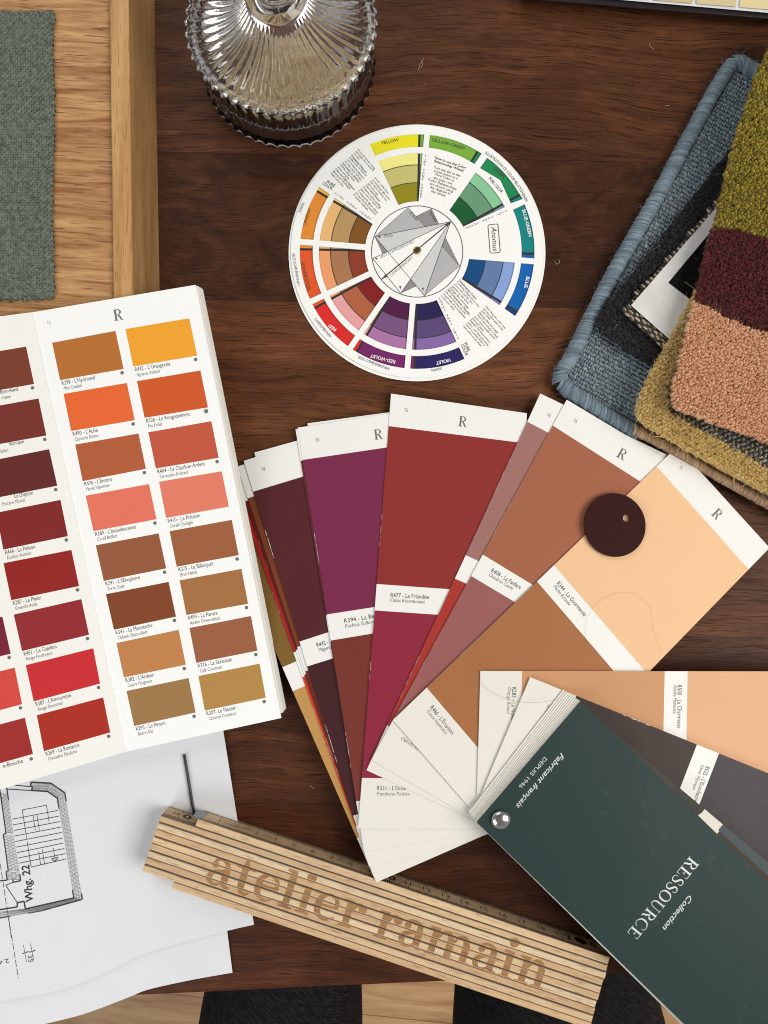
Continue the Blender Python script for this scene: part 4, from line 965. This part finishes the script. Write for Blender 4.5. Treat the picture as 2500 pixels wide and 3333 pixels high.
for k in range(10):
    st = 0.0 if k == 0 else (s9 if k == 9 else s1); en = RL + random.uniform(-.0006, .0004)
    o0 = A0 + rn * (k * pit); gap = .00036 if k % 2 == 1 else .00016; w_ = pit - gap
    vs = []
    for uu in (st, en):
        for nn in (0.0, w_):
            for zz in (0.0003, RZ * .001): vs.append(Vector((o0.x, o0.y, 0)) + ru * uu + rn * nn + Vector((0, 0, zz)))
    fs = [(0, 1, 3, 2), (4, 6, 7, 5), (0, 4, 5, 1), (2, 3, 7, 6), (1, 5, 7, 3), (0, 2, 6, 4)]
    mb = MB(); mb.add(vs, fs); seg = mb.build('ruler_segment', BEECH[k % 4], ruler)
    bm = bmesh.new(); bm.from_mesh(seg.data); bmesh.ops.recalc_face_normals(bm, faces=bm.faces); bm.to_mesh(seg.data); bm.free()
    m = seg.modifiers.new('edge', 'BEVEL'); m.width = .00018; m.segments = 2
    # millimetre notches printed on the long edge
    if k >= 1:
        mb = MB(); zt = RZ * .001 + .00004; strong = (k % 2 == 0 or k == 1)
        bw_ = .00024 if strong else .00006; e_ = Vector((o0.x, o0.y, zt - .00001))
        mb.add([e_ + ru * st - rn * .0001, e_ + ru * en - rn * .0001, e_ + ru * en + rn * bw_, e_ + ru * st + rn * bw_], [(0, 3, 2, 1)])
        for i in range(int((en - st) * 1000) - 1):
            u_ = st + (i + 1) * .001; a = .00028 if strong else .00018; dpt = .00075 if strong else .00042
            base = Vector((o0.x, o0.y, zt)) + ru * u_ + rn * (-.0001)
            mb.add([base - ru * a, base + ru * a, base + ru * a * .6 + rn * dpt, base - ru * a * .6 + rn * dpt], [(0, 3, 2, 1)])
        mb.build('printed_notches', DARKINK, seg)
    if k in (0, 1):
        FS = Face(Vector((o0.x, o0.y, 0)), ru, Vector((0, 0, 1)), -rn)
        ik = Ink(FS, .05); um = st * 1000; u1 = en * 1000 if k == 0 else 0.0
        i0 = int(math.ceil(um + .8))
        for i in range(i0, int(u1)):
            l_ = 3.9 if i % 10 == 0 else (3.5 if i % 5 == 0 else 2.8)
            ik.line((i, 15.6), (i, 15.6 - l_ * 1.08), .54); ik.line((i, .3), (i, .3 + l_ * 1.1), .54)
        if k == 0:
            for n_ in range(1, 20):
                if n_ == 10: continue
                ik.text(str(n_), (n_ * 10 - .7, 10.2), cap=4.0, xs=.95, align='C')
            ik.text('10', (99.5, 10.8), cap=5.4, xs=1.0, bold=.03, align='C'); ik.text('2', (194, 10.8), cap=5.4, bold=.03, align='C'); ik.text('0', (207, 10.8), cap=5.4, bold=.03, align='C')
            ik.dot((200.5, 8), 3.2)
            bx = [(12.5, 6.2), (18, 6.2), (18, 10.8), (12.5, 10.8)]
            ik.stroke([p + (.3,) for p in bx], closed=True); ik.text('2 m', (13.2, 10), (17.4, 10), 2.8)
            ik.text('ngid', (27.5, 6), (22, 6), 4); ik.stroke([(35 + 2.4 * math.cos(i * .4), 8.3 + 1.6 * math.sin(i * .4), .28) for i in range(16)], closed=True)
            for x in (34, 35, 36): ik.line((x, 7.4), (x, 9.2), .3)
            ik.text('Made in', (72.5, 6.6), (77, 6.6), 1.7); ik.text('Germany', (72, 9.6), (78, 9.6), 1.9)
        else:
            ik.text('0', (-6.4, 10.9), cap=5.6, xs=1.1, bold=.03, align='C'); ik.text('41', (-9.8, 6.2), (-13.2, 6.2), 4.2)
        ik.build('printed_scale', DARKINK, seg)
# steel joint at the start of the outer leg
mb = MB(); j0 = A0 + rn * .0 - ru * .0006
for (u0, u1, z0, z1_) in ((-.0030, -.0012, .007, .0152),):
    base = Vector((A0.x, A0.y, 0)) - rn * .0003
    vs = [base + ru * u0 + Vector((0, 0, z0)), base + ru * (u1 + .004) + Vector((0, 0, .003)), base + ru * (u1 + .003) + Vector((0, 0, .0125)), base + ru * u1 + Vector((0, 0, z1_)), base + ru * u0 + Vector((0, 0, z1_ - .001))]
    vs2 = [v + rn * .0005 for v in vs]
    mb.add(vs + vs2, [(0, 1, 2, 3, 4), (9, 8, 7, 6, 5)] + [(i, i + 5, (i + 1) % 5 + 5, (i + 1) % 5) for i in range(5)])
mb.build('hinge', plain('dull_steel', (150, 160, 165), .35, .9), ruler)
# burnt-in lettering
bs = Ink(Flat(RZ), .05); pa = (664, 2872); pb = (1768, 3223); q_ = math.hypot(pb[0] - pa[0], pb[1] - pa[1]); d = ((pb[0] - pa[0]) / q_, (pb[1] - pa[1]) / q_)
xh = 90.0; g_ = .05; wd_ = glyph_width('atelier ramain', LOWER, g_) - g_; kx = q_ / (wd_ * xh)
LOW2 = {}
for k, (adv, sts) in LOWER.items():
    ns = []
    for st in sts:
        if st[0] == 'dot': ns.append(('dot', (st[1][0] * kx, st[1][1]), st[2]))
        else: ns.append((st[0], [(p[0] * kx, p[1], p[2]) for p in st[1]]))
    LOW2[k] = (adv * kx, ns)
bs.glyphs('atelier ramain', LOW2, pa, d, xh, g_ * kx)
me = bpy.data.meshes.new('engraved'); me.from_pydata([tuple(v) for v in bs.mb.v], [], bs.mb.f); me.update()
bm = bmesh.new(); bm.from_mesh(me)
SG = lambda k: (k % 2 == 0 or k == 1)
for k in range(1, 10):
    for off in (-.00050, .00045):
        p_ = A0 + rn * (k * pit + off)
        bmesh.ops.bisect_plane(bm, geom=bm.verts[:] + bm.edges[:] + bm.faces[:], plane_co=p_, plane_no=rn, dist=1e-7)
kill = []
for f in bm.faces:
    t = ((f.calc_center_median() - A0).dot(rn)) / pit; fr_ = t - round(t)
    if -.00049 < fr_ * pit < .00044: kill.append(f)
bmesh.ops.delete(bm, geom=kill, context='FACES'); bm.to_mesh(me); bm.free()
bt = NT('burnt_wood'); bo = bt.obj(); bmv = bt.mapping(bo, (1, 1, 1), (0, 0, -math.atan2(ru.y, ru.x))); bn = bt.noise(bt.mapping(bmv, (1, 12, 1)), 60., 4, .6)
put('engraved_lettering', me, bt.set(Base_Color=bt.ramp(bn, [(.3, alb((132, 90, 50))), (.7, alb((178, 132, 82)))]), Roughness=.8), ruler)

# ------------------------------------------------------------------ ribbed glass jar
random.seed(5)
JC = P(942, 216, 0)
jar = thing('glass_jar', 'clear ribbed glass jar with a fluted lid and pale contents, above the colour wheel', 'glass jar', JC)
def glass():
    t = NT('clear_glass'); t.b.inputs['Base Color'].default_value = (1, 1, 1, 1)
    return t.set(Transmission_Weight=1.0, IOR=1.47, Roughness=0.0)
GL = glass(); NF = 48; SUB = 8; NA = NF * SUB
def lathe(profile, mat, name, close=True):
    "profile: (r mm, z mm, flute depth mm, shape)"
    mb = MB(); n = NA
    for (r, z, fd, sh) in profile:
        for i in range(n):
            a = i * 2 * math.pi / n; ph = (i % SUB) / SUB
            if sh == 0: f = 0.0
            elif sh == 1: f = .5 - abs(math.sin(ph * math.pi))                # rounded flutes, sharp valleys
            else: f = math.cos(ph * 2 * math.pi) * .5
            rr = r + fd * f
            if sh == 3: rr = r; zz = z + fd * math.cos(ph * 2 * math.pi) * .5
            else: zz = z
            mb.v.append(JC + Vector((rr * math.cos(a), rr * math.sin(a), zz)) * .001)
    m = len(profile)
    for j in range(m if close else m - 1):
        k = (j + 1) % m
        for i in range(n): mb.f.append((j * n + i, j * n + (i + 1) % n, k * n + (i + 1) % n, k * n + i))
    mb.mi = [0] * len(mb.f); o = mb.build(name, mat, jar, True)
    bm = bmesh.new(); bm.from_mesh(o.data); bmesh.ops.recalc_face_normals(bm, faces=bm.faces); bm.to_mesh(o.data); bm.free()
    return o
lathe([(.2, 3.6, 0, 0), (42.0, 3.6, 0, 0), (44.6, 4.6, 0, 0), (44.9, 27, 0, 0), (45, 29.4, 0, 0), (46.0, 29.8, .4, 1), (47.2, 29.2, 1.2, 1), (47.1, 27.5, 1.2, 1), (47.1, 7, 1.2, 1), (47.5, 4.6, 1.3, 1), (47.9, 3.0, 1.3, 1), (47.7, 1.0, 1.2, 1), (46.6, .4, 1.0, 1), (.2, .4, 0, 0)], GL, 'jar_body', False)
prof_out = [(48.4, 31.0, 1.6, 1), (49.2, 32.4, 1.8, 1), (48.4, 34.4, 1.5, 1), (45.5, 34.9, .9, 1), (43.4, 33.6, .8, 3), (40, 34.2, 2.4, 3), (35, 35.6, 2.6, 3), (30, 37.2, 2.2, 3), (25, 39.6, 1.9, 3), (20.5, 42.8, 1.5, 3), (17, 46.5, .9, 3), (15.2, 49.0, .3, 3), (15.4, 50.4, 0, 0), (14.4, 51.6, 0, 0), (11.5, 52.2, 0, 0), (9.4, 55, 0, 0), (9.2, 60, 0, 0), (11.5, 64, 0, 0), (14.5, 69, 0, 0), (14.5, 74, 0, 0), (10, 79, 0, 0), (.2, 81, 0, 0)]
prof_in = [(.2, 40, 0, 0), (10, 39.6, 0, 0), (16, 38.4, 0, 0), (22, 35.6, 0, 0), (30, 32.8, 0, 0), (38, 31.0, 0, 0), (43.5, 30.4, 0, 0), (46.5, 30.2, 0, 0)]
lathe(prof_out[:] , GL, 'unused', False) if False else None
lathe(prof_in[::-1][:0] + prof_out + prof_in, GL, 'jar_lid', True)
# contents: pale pellets
pb_m = wool('pale_sticks', (240, 204, 148), (255, 240, 202), .7, None, .3); mb = MB()
def lump(mb, c, ux, uy, lx, ly, h, mi=0, n=6):
    up = Vector((0, 0, 1)); vs = [c + up * h]; fs = []
    for r, zz in ((.55, .86), (.92, .4), (1.0, -.1)):
        for k in range(n):
            a = k * 2 * math.pi / n; vs.append(c + ux * (lx * r * math.cos(a)) + uy * (ly * r * math.sin(a)) + up * (h * zz))
    for k in range(n):
        fs.append((0, 1 + k, 1 + (k + 1) % n))
        for j in range(2): fs.append((1 + j * n + k, 1 + (j + 1) * n + k, 1 + (j + 1) * n + (k + 1) % n, 1 + j * n + (k + 1) % n))
    mb.add(vs, fs, mi)
for i in range(1500):
    r = 40.5 * math.sqrt(random.random()); a = random.random() * 2 * math.pi; t = random.random() * math.pi
    zz = 5.2 + (19 - 15 * (r / 40.5) ** 2) * random.random() ** .7
    c = JC + Vector((r * math.cos(a), r * math.sin(a), zz)) * .001
    ln = min(random.uniform(3, 6.5), max(1.5, 43 - r)) * .001
    lump(mb, c, Vector((math.cos(t), math.sin(t), 0)), Vector((-math.sin(t), math.cos(t), 0)), ln, random.uniform(.0008, .0012), .001)
nb = 64; base = [JC + Vector((41.5 * math.cos(i * 2 * math.pi / nb), 41.5 * math.sin(i * 2 * math.pi / nb), z)) * .001 for z in (4.2, 17.0) for i in range(nb)]  # unseen pale core under the pellets, added to bounce light into the glass
base = [JC + Vector(((v - JC).x * .5, (v - JC).y * .5, .0042 + ((v - JC).z - .0042) * .6)) for v in base]
mb.add(base, [tuple(range(nb, 2 * nb)), tuple(range(nb - 1, -1, -1))] + [(i, (i + 1) % nb, nb + (i + 1) % nb, nb + i) for i in range(nb)])
mb.build('jar_contents', pb_m, jar, True)

# ------------------------------------------------------------------ carpet and fabric samples on the right
random.seed(21)
UP = Vector((0, 0, 1))
def inpoly(p, poly):
    x, y = p; c = False; n = len(poly); j = n - 1
    for i in range(n):
        xi, yi = poly[i]; xj, yj = poly[j]
        if (yi > y) != (yj > y) and x < (xj - xi) * (y - yi) / (yj - yi) + xi: c = not c
        j = i
    return c
def grid(poly, px, py, ang=0.0, jit=.3, stagger=True):
    ca, sa = math.cos(ang), math.sin(ang); xs = [p[0] * ca + p[1] * sa for p in poly]; ys = [-p[0] * sa + p[1] * ca for p in poly]
    j = 0; y = min(ys)
    while y < max(ys):
        x = min(xs) + (px / 2 if (stagger and j % 2) else 0); i = 0
        while x < max(xs):
            u = x + random.uniform(-jit, jit) * px; v = y + random.uniform(-jit, jit) * py
            p = (u * ca - v * sa, u * sa + v * ca)
            if inpoly(p, poly): yield p, i, j
            x += px; i += 1
        y += py; j += 1
def blade(mb, c, d, L, w_, bend, mi=0):
    "a thin curved fibre, three segments"
    s_ = d.cross(Vector((random.uniform(-1, 1), random.uniform(-1, 1), .3))).normalized(); pts = []
    p = c.copy(); dd = d.copy()
    vs = []
    for k in range(4):
        ww = w_ * (1 - .28 * k); vs += [p + s_ * ww, p - s_ * ww]
        dd = (dd + bend * .33).normalized(); p = p + dd * (L / 3)
    mb.add(vs, [(0, 1, 3, 2), (2, 3, 5, 4), (4, 5, 7, 6)], mi)
def rv(k=1.0): return Vector((random.uniform(-k, k), random.uniform(-k, k), random.uniform(-k, k)))
def tufts(name, poly, z, h, pitch, mat, parent, blades=7, L=.0042, lean=.7, ang=.3, r=.00095, out=None, bw=.00017, mask=None):
    mb = MB()
    for p, i, j in grid(poly, pitch, pitch * .88, ang):
        if mask and not mask(p): continue
        c = P(p[0], p[1], z + random.uniform(-.4, .4)); hh = h * random.uniform(.85, 1.12) * .001; rr = r * random.uniform(.85, 1.15)
        t = random.random() * 3.14
        # yarn tuft: a rough bulge
        n = 6; vs = [c + UP * hh + rv(.0002)]; fs = []
        for f_, zz in ((.5, .94), (.92, .66), (1.0, .05)):
            for k in range(n):
                a = k * 2 * math.pi / n + t; q_ = rr * f_ * random.uniform(.72, 1.25); vs.append(c + Vector((math.cos(a) * q_, math.sin(a) * q_, hh * (zz + random.uniform(-.06, .06)))))
        for k in range(n):
            fs.append((0, 1 + k, 1 + (k + 1) % n))
            for jj in range(2): fs.append((1 + jj * n + k, 1 + (jj + 1) * n + k, 1 + (jj + 1) * n + (k + 1) % n, 1 + jj * n + (k + 1) % n))
        mb.add(vs, fs)
        for b_ in range(blades):
            o = Vector((random.uniform(-1, 1), random.uniform(-1, 1), 0)) * rr * .9
            d = (UP + Vector((random.uniform(-1, 1), random.uniform(-1, 1), 0)) * lean + (out if out else Vector((0, 0, 0)))).normalized()
            blade(mb, c + o + UP * hh * .55, d, L * random.uniform(.35, .75) if random.random() < .93 else L * 1.6, bw, rv(.5))
    return mb.build(name, mat, parent, True)
def fuzz(mb, pts, n, L, w_=.00005, spread=1.0):
    for _ in range(n):
        c = random.choice(pts) + rv(.0012); d = (Vector((random.uniform(-1, 1), random.uniform(-1, 1), random.uniform(.0, .5)))).normalized()
        blade(mb, c, d, L * random.uniform(.3, 1.2), w_, rv(1.1))
def yarn(mb, pts, r, n=5):
    ring = []
    for i, p in enumerate(pts):
        a = pts[max(0, i - 1)]; b = pts[min(len(pts) - 1, i + 1)]; d = (b - a).normalized(); s_ = d.cross(UP)
        s_ = s_.normalized() if s_.length > 1e-6 else Vector((1, 0, 0)); u = s_.cross(d)
        ring += [p + (s_ * math.cos(k * 2 * math.pi / n) + u * math.sin(k * 2 * math.pi / n)) * r for k in range(n)]
    mb.add(ring, [(i * n + k, i * n + (k + 1) % n, (i + 1) * n + (k + 1) % n, (i + 1) * n + k) for i in range(len(pts) - 1) for k in range(n)])
def resample(path, step):
    out = []; acc = 0.0
    for a, b in zip(path, path[1:]):
        L = math.hypot(b[0] - a[0], b[1] - a[1]); t = acc
        while t < L: out.append((lerp(a, b, t / L), ((b[0] - a[0]) / L, (b[1] - a[1]) / L))); t += step
        acc = t - L
    return out
def binding(name, path, zc, R, step, mat, parent, rad=.0006, hair=1200, tilt=.35):
    "yarn wrapped round an edge: one arch per wrap"
    mb = MB(); surf = []
    for (p, d) in resample(path, step):
        c = P(p[0], p[1], zc); c2 = P(p[0] + d[0], p[1] + d[1], zc); t = (c2 - c).normalized(); s_ = t.cross(UP)
        R1 = R * random.uniform(.93, 1.06); tl = tilt + random.uniform(-.12, .12); pts = []
        for k in range(9):
            a = -.35 + (math.pi + .7) * k / 8; pts.append(c + s_ * math.cos(a) * R1 + UP * math.sin(a) * R1 * .95 + t * (math.cos(a) * R1 * tl) + rv(.0001))
        yarn(mb, pts, rad * random.uniform(.85, 1.15)); surf += pts[1:8]
        yarn(mb, [q + t * .00055 + rv(.0001) for q in pts], rad * random.uniform(.7, .95))
    core = [(P(p[0], p[1], zc), d) for p, d in resample(path, step * 3)]
    fuzz(mb, surf, hair, .006)
    return mb.build(name, mat, parent, True)
def weave(name, poly, z, pu, pv, ln, wd, ang, mats, parent, hair=0, diag=.5, h=.0007, alt=1, step=0):
    mb = MB(); pts = []
    for p, i, j in grid(poly, pu, pv, ang, .15, False):
        a = ang + (diag if (i + j * step) % 2 else -diag) * 1.0; c = P(p[0], p[1], z); t = Vector((math.cos(a), -math.sin(a), 0)); s_ = Vector((t.y, -t.x, 0))
        lump(mb, c + rv(.00012), t, s_, ln * random.uniform(.8, 1.25), wd * random.uniform(.8, 1.25), h * random.uniform(.85, 1.2), (i + j) % len(mats) if alt else (0 if random.random() > .006 else len(mats) - 1)); pts.append(c + UP * h)
    if hair: fuzz(mb, pts, hair, .005)
    return mb.build(name, mats, parent, True)
def inset(poly, k):
    cx = sum(p[0] for p in poly) / len(poly); cy = sum(p[1] for p in poly) / len(poly)
    return [(p[0] + (cx - p[0]) * k, p[1] + (cy - p[1]) * k) for p in poly]

# blue flat-woven sample with a wrapped edge
blue = thing('rug_sample', 'blue-grey flat woven rug sample with a thick wrapped edge', 'rug sample', P(2100, 900, 0))
bq = [(2392, 178), (2490, 235), (2760, 420), (2230, 1530), (2062, 1418), (1795, 1250)]
BLU = wool('blue_grey_wool', (94, 111, 121), (152, 170, 182)); BLUD = wool('blue_grey_weft', (120, 134, 140), (160, 173, 179)); CRM = wool('cream_thread', (190, 186, 172), (222, 216, 200))
sheet('backing', [(2392, 205), (2480, 255), (2740, 430), (2225, 1500), (2060, 1395), (1822, 1245)], Flat(3.4), 3.0, plain('dark_backing', (78, 90, 98), .95), blue)
weave('woven_field', [(2392, 225), (2470, 262), (2720, 440), (2215, 1480), (2055, 1385), (1835, 1240)], 3.5, 13.5, 8.5, .00125, .0007, -1.07, [BLUD, CRM], blue, 1800, .45, .0011, 0)
binding('wrapped_edge', [(2700, 378), (2470, 242), (2412, 208), (2385, 205), (2360, 240), (2320, 305), (2225, 478), (2140, 640), (1995, 890), (1912, 1055), (1860, 1160), (1826, 1215), (1822, 1242), (1850, 1272), (1960, 1345), (2072, 1414)], 3.9, .0036, 6.4, BLU, blue, .00062, 2600)
# black wool sample
blk = thing('rug_sample', 'small black woolly rug sample lying on the blue one', 'rug sample', P(2150, 900, 8))
bk = [(1943, 1035), (2150, 775), (2350, 520), (2500, 330), (2640, 420), (2350, 1290), (2140, 1205), (1950, 1082)]
sheet('backing', bk, Flat(9.0), 2.6, plain('black_backing', (26, 25, 27), .95), blk)
tufts('wool_pile', bk, 9.0, 1.6, 12, wool('black_wool', (24, 23, 26), (60, 56, 58)), blk, 9, .0036, 1.6, .3, .0011)
mb = MB()
for _ in range(26):
    x, y = random.choice(bk[:3] + bk[-2:]); c = P(x + random.uniform(-10, 120), y + random.uniform(-10, 70), 11.6); blade(mb, c, rv(1).normalized(), .007, .00006, rv(1.6))
mb.build('stray_hair', plain('pale_hair', (196, 188, 182), .8), blk)
# basket weave sample
bas = thing('fabric_sample', 'coarse beige and brown basket weave sample under the white bordered photo print', 'fabric sample', P(2250, 900, 12))
bp = [(2023, 1012), (2345, 643), (2560, 400), (2700, 500), (2300, 1220), (2161, 1138)]
sheet('backing', bp, Flat(12.6), 1.6, plain('brown_backing', (52, 44, 36), .95), bas)
weave('basket_weave', bp, 12.7, 17, 8.6, .00165, .00062, 0.86, [wool('beige_yarn', (168, 158, 136), (220, 210, 188)), wool('brown_yarn', (58, 48, 40), (96, 84, 70))], bas, 200, .12, .0010, 1)
# white bordered print
prn = thing('photo_print', 'white bordered dark photo print half covered by the carpet sample', 'photo print', P(2200, 950, 14))
ps = Flat(14.6)
bd = NT('mottled_white_border'); bo = bd.obj(); bdm = bd.set(Base_Color=bd.ramp(bd.noise(bo, 70., 4, .6), [(.3, alb((206, 205, 200))), (.7, alb((224, 223, 218)))]), Roughness=.4)
pp = sheet('print_paper', [(2054, 994), (2345, 660), (2600, 370), (2800, 560), (2420, 1290), (2172, 1098)], ps, .4, bdm, prn)
pm = NT('dark_image'); po = pm.obj(); pf = pm.noise(po, 120., 4, .7)
dm = pm.set(Base_Color=pm.ramp(pf, [(.0, alb((14, 13, 13))), (.62, alb((16, 15, 14))), (.74, alb((92, 62, 34)))]), Roughness=.6, Specular_IOR_Level=.1)
patch('printed_image', [(2175, 920), (2300, 770), (2520, 510), (2640, 640), (2420, 1120), (2243, 972)], ps, .05, dm, prn)
# beige corded sample at the very bottom of the pile
bei = thing('rug_sample', 'beige corded rug sample under the mustard one, only its edge showing', 'rug sample', P(2300, 1550, 5))
be = [(2063, 1412), (2280, 1532), (2500, 1652), (2750, 1790), (2750, 1560), (2300, 1250)]
sheet('backing', be, Flat(8.2), 3.0, plain('beige_backing', (150, 120, 92), .95), bei)
binding('corded_edge', [(2064, 1398), (2205, 1472), (2350, 1558), (2500, 1640), (2750, 1775)], 7.2, .0022, 8.5, wool('beige_wool', (166, 132, 100), (222, 186, 150)), bei, .0007, 700, .25)
# yellow sample: long pile border round a woven middle
yel = thing('rug_sample', 'mustard yellow rug sample with a shaggy border, under the tricolour one', 'rug sample', P(2300, 1300, 12))
yo = [(2262, 950), (2218, 1030), (2155, 1142), (2108, 1228), (2076, 1296), (2066, 1340), (2082, 1376), (2206, 1450), (2350, 1534), (2500, 1613), (2760, 1757), (2800, 1400), (2500, 1100)]
yin = [(2161, 1262), (2172, 1345), (2206, 1372), (2350, 1450), (2500, 1536), (2760, 1680), (2780, 1420), (2500, 1120), (2270, 1080)]
sheet('backing', yo, Flat(14.4), 3.0, plain('ochre_backing', (216, 184, 104), .95), yel)
YW = wool('mustard_wool', (240, 204, 128), (255, 238, 178), soft=.45)
def between(p): return not inpoly(p, yin) and p[0] < 2620
tufts('pile_border', yo, 14.4, 4.6, 10.5, YW, yel, 9, .0062, 1.1, .5, .00105, Vector((-.25, -.45, 0)), .00020, between)
weave('woven_middle', yin[:6] + [(2760, 1600), (2240, 1300)], 15.0, 15, 9, .0015, .0007, -.9, [wool('pale_grey_yarn', (150, 146, 140), (216, 210, 200)), wool('dark_grey_yarn', (52, 50, 50), (92, 88, 84))], yel, 500, .5, .0012, 1)
# top sample: three colours of cut pile
top_ = thing('rug_sample', 'topmost thick cut pile rug sample in olive, burgundy and peach blocks', 'rug sample', P(2450, 900, 18))
tp = [(2500, 160), (2455, 252), (2366, 530), (2322, 735), (2300, 780), (2262, 975), (2240, 1030), (2200, 1200), (2182, 1270), (2178, 1315), (2204, 1338), (2350, 1392), (2500, 1446), (2740, 1530), (2740, 160)]
sheet('backing', tp, Flat(24.2), 6.6, plain('jute_backing', (120, 92, 66), .95), top_)
ol = [(2740, 60), (2545, 60), (2500, 158), (2455, 250), (2366, 528), (2318, 740), (2400, 752), (2500, 782), (2740, 850)]
bu = [(2310, 748), (2400, 756), (2500, 788), (2740, 858), (2740, 1150), (2500, 1084), (2440, 1066), (2375, 1042), (2310, 1006), (2258, 982), (2270, 900)]
pe = [(2252, 985), (2308, 1010), (2372, 1047), (2440, 1070), (2500, 1090), (2740, 1158), (2740, 1530), (2500, 1446), (2350, 1392), (2206, 1338), (2180, 1315), (2184, 1262), (2216, 1130)]
o = tufts('cut_pile', ol, 24.4, 3.4, 10.5, wool('olive_wool', (118, 102, 26), (190, 168, 58)), top_, 7, .0040, .9, .3, .00095, None, .00010); o['label'] = 'olive pile'
o = tufts('cut_pile', bu, 24.2, 3.2, 10.5, wool('burgundy_wool', (74, 21, 27), (122, 42, 46)), top_, 7, .0040, .9, .3, .00095, None, .00010); o['label'] = 'burgundy pile'
o = tufts('cut_pile', pe, 24.4, 3.2, 9.0, wool('peach_wool', (236, 172, 130), (255, 212, 170), soft=.25), top_, 7, .0036, .9, .3, .00086, None, .00009); o['label'] = 'peach pile'

# ------------------------------------------------------------------ dark framed sample case at the top edge
case = thing('sample_case', 'dark edged case with glossy white tray of beige colour tiles, cut off at the top', 'sample case', P(2300, -60, 0))
cs = Flat(8.0); dk = NT('black_plastic'); dkm = dk.set(Base_Color=alb((34, 26, 30)), Roughness=.32)
o = sheet('case_frame', [(1690, -4), (2500, 63), (3000, 104), (3050, -700), (1720, -780)], cs, 7.6, dkm, case)
m = o.modifiers.new('edge', 'BEVEL'); m.width = .0012; m.segments = 3
gl = NT('glossy_white_plastic'); glm = gl.set(Base_Color=alb((226, 230, 234)), Roughness=.15)
o = sheet('inner_tray', [(1930, -8), (2500, 42), (3000, 86), (3040, -680), (1960, -740)], Flat(9.2), 1.0, glm, case)
m = o.modifiers.new('edge', 'BEVEL'); m.width = .0004; m.segments = 2
for r_ in range(2):
    for i, c in enumerate(((222, 210, 172), (206, 186, 140), (214, 196, 150), (224, 206, 158), (196, 176, 120), (216, 200, 156))):
        xa = 1985 + i * 141; xb = xa + 128; ya = -12 + i * 141 * .083 - r_ * 110
        sheet('colour_tile', [(xa, ya), (xb, ya + 10.5), (xb + 8, ya - 86), (xa + 8, ya - 97)], Flat(10.0), .7, paint(c, .15, .03, .01, .5), case)

# ------------------------------------------------------------------ loose hairs and fibres
HAIR = plain('pale_fibre', (190, 172, 150), .7); HAIRD = plain('brown_hair', (150, 112, 76), .6)
def fibre(pts, zf, r, mat, label, group=None):
    mb = MB(); p3 = catmull([(x, y, 0) for x, y in pts], 6); yarn(mb, [P(x, y, zf(x, y) if callable(zf) else zf) for x, y, _ in p3], r, 4)
    o = mb.build('loose_fibre', mat, None, True); return tag(o, label, 'fibre', group)
for pts in (((1362, 228), (1366, 212), (1380, 188)), ((1368, 222), (1376, 210), (1373, 200)), ((2114, 142), (2117, 152), (2128, 160)), ((2166, 344), (2174, 343), (2180, 345)), ((1806, 850), (1812, 860), (1822, 852), (1818, 846)), ((962, 1292), (966, 1296)), ((1010, 2556), (1016, 2563), (1024, 2566)), ((1384, 270), (1388, 272))):
    fibre(pts, .35, .00011, HAIR, 'tiny pale wool fibre lying loose on the dark table', 'loose fibres on the table')
fibre([c15(905, 140), c15(950, 195), c15(1030, 245), c15(1150, 288), c15(1320, 302), c15(1480, 275)], 30.0, .00006, HAIRD, 'long curved brown hair across the white ends of the fan cards', 'hairs on the cards')
fibre([r4(870, 1280), r4(880, 1190), r4(950, 1110), r4(1060, 1085), r4(1150, 1150), r4(1160, 1230), r4(1200, 1340)], lambda x, y: 6.0 + 18.4 * (1 - min(1, max(0, (math.hypot(x - 1631, y - 2670) - 480) / 970.0))), .000035, plain('fair_hair', (190, 146, 104), .6), 'thin looped brown hair on the pale peach card', 'hairs on the cards')
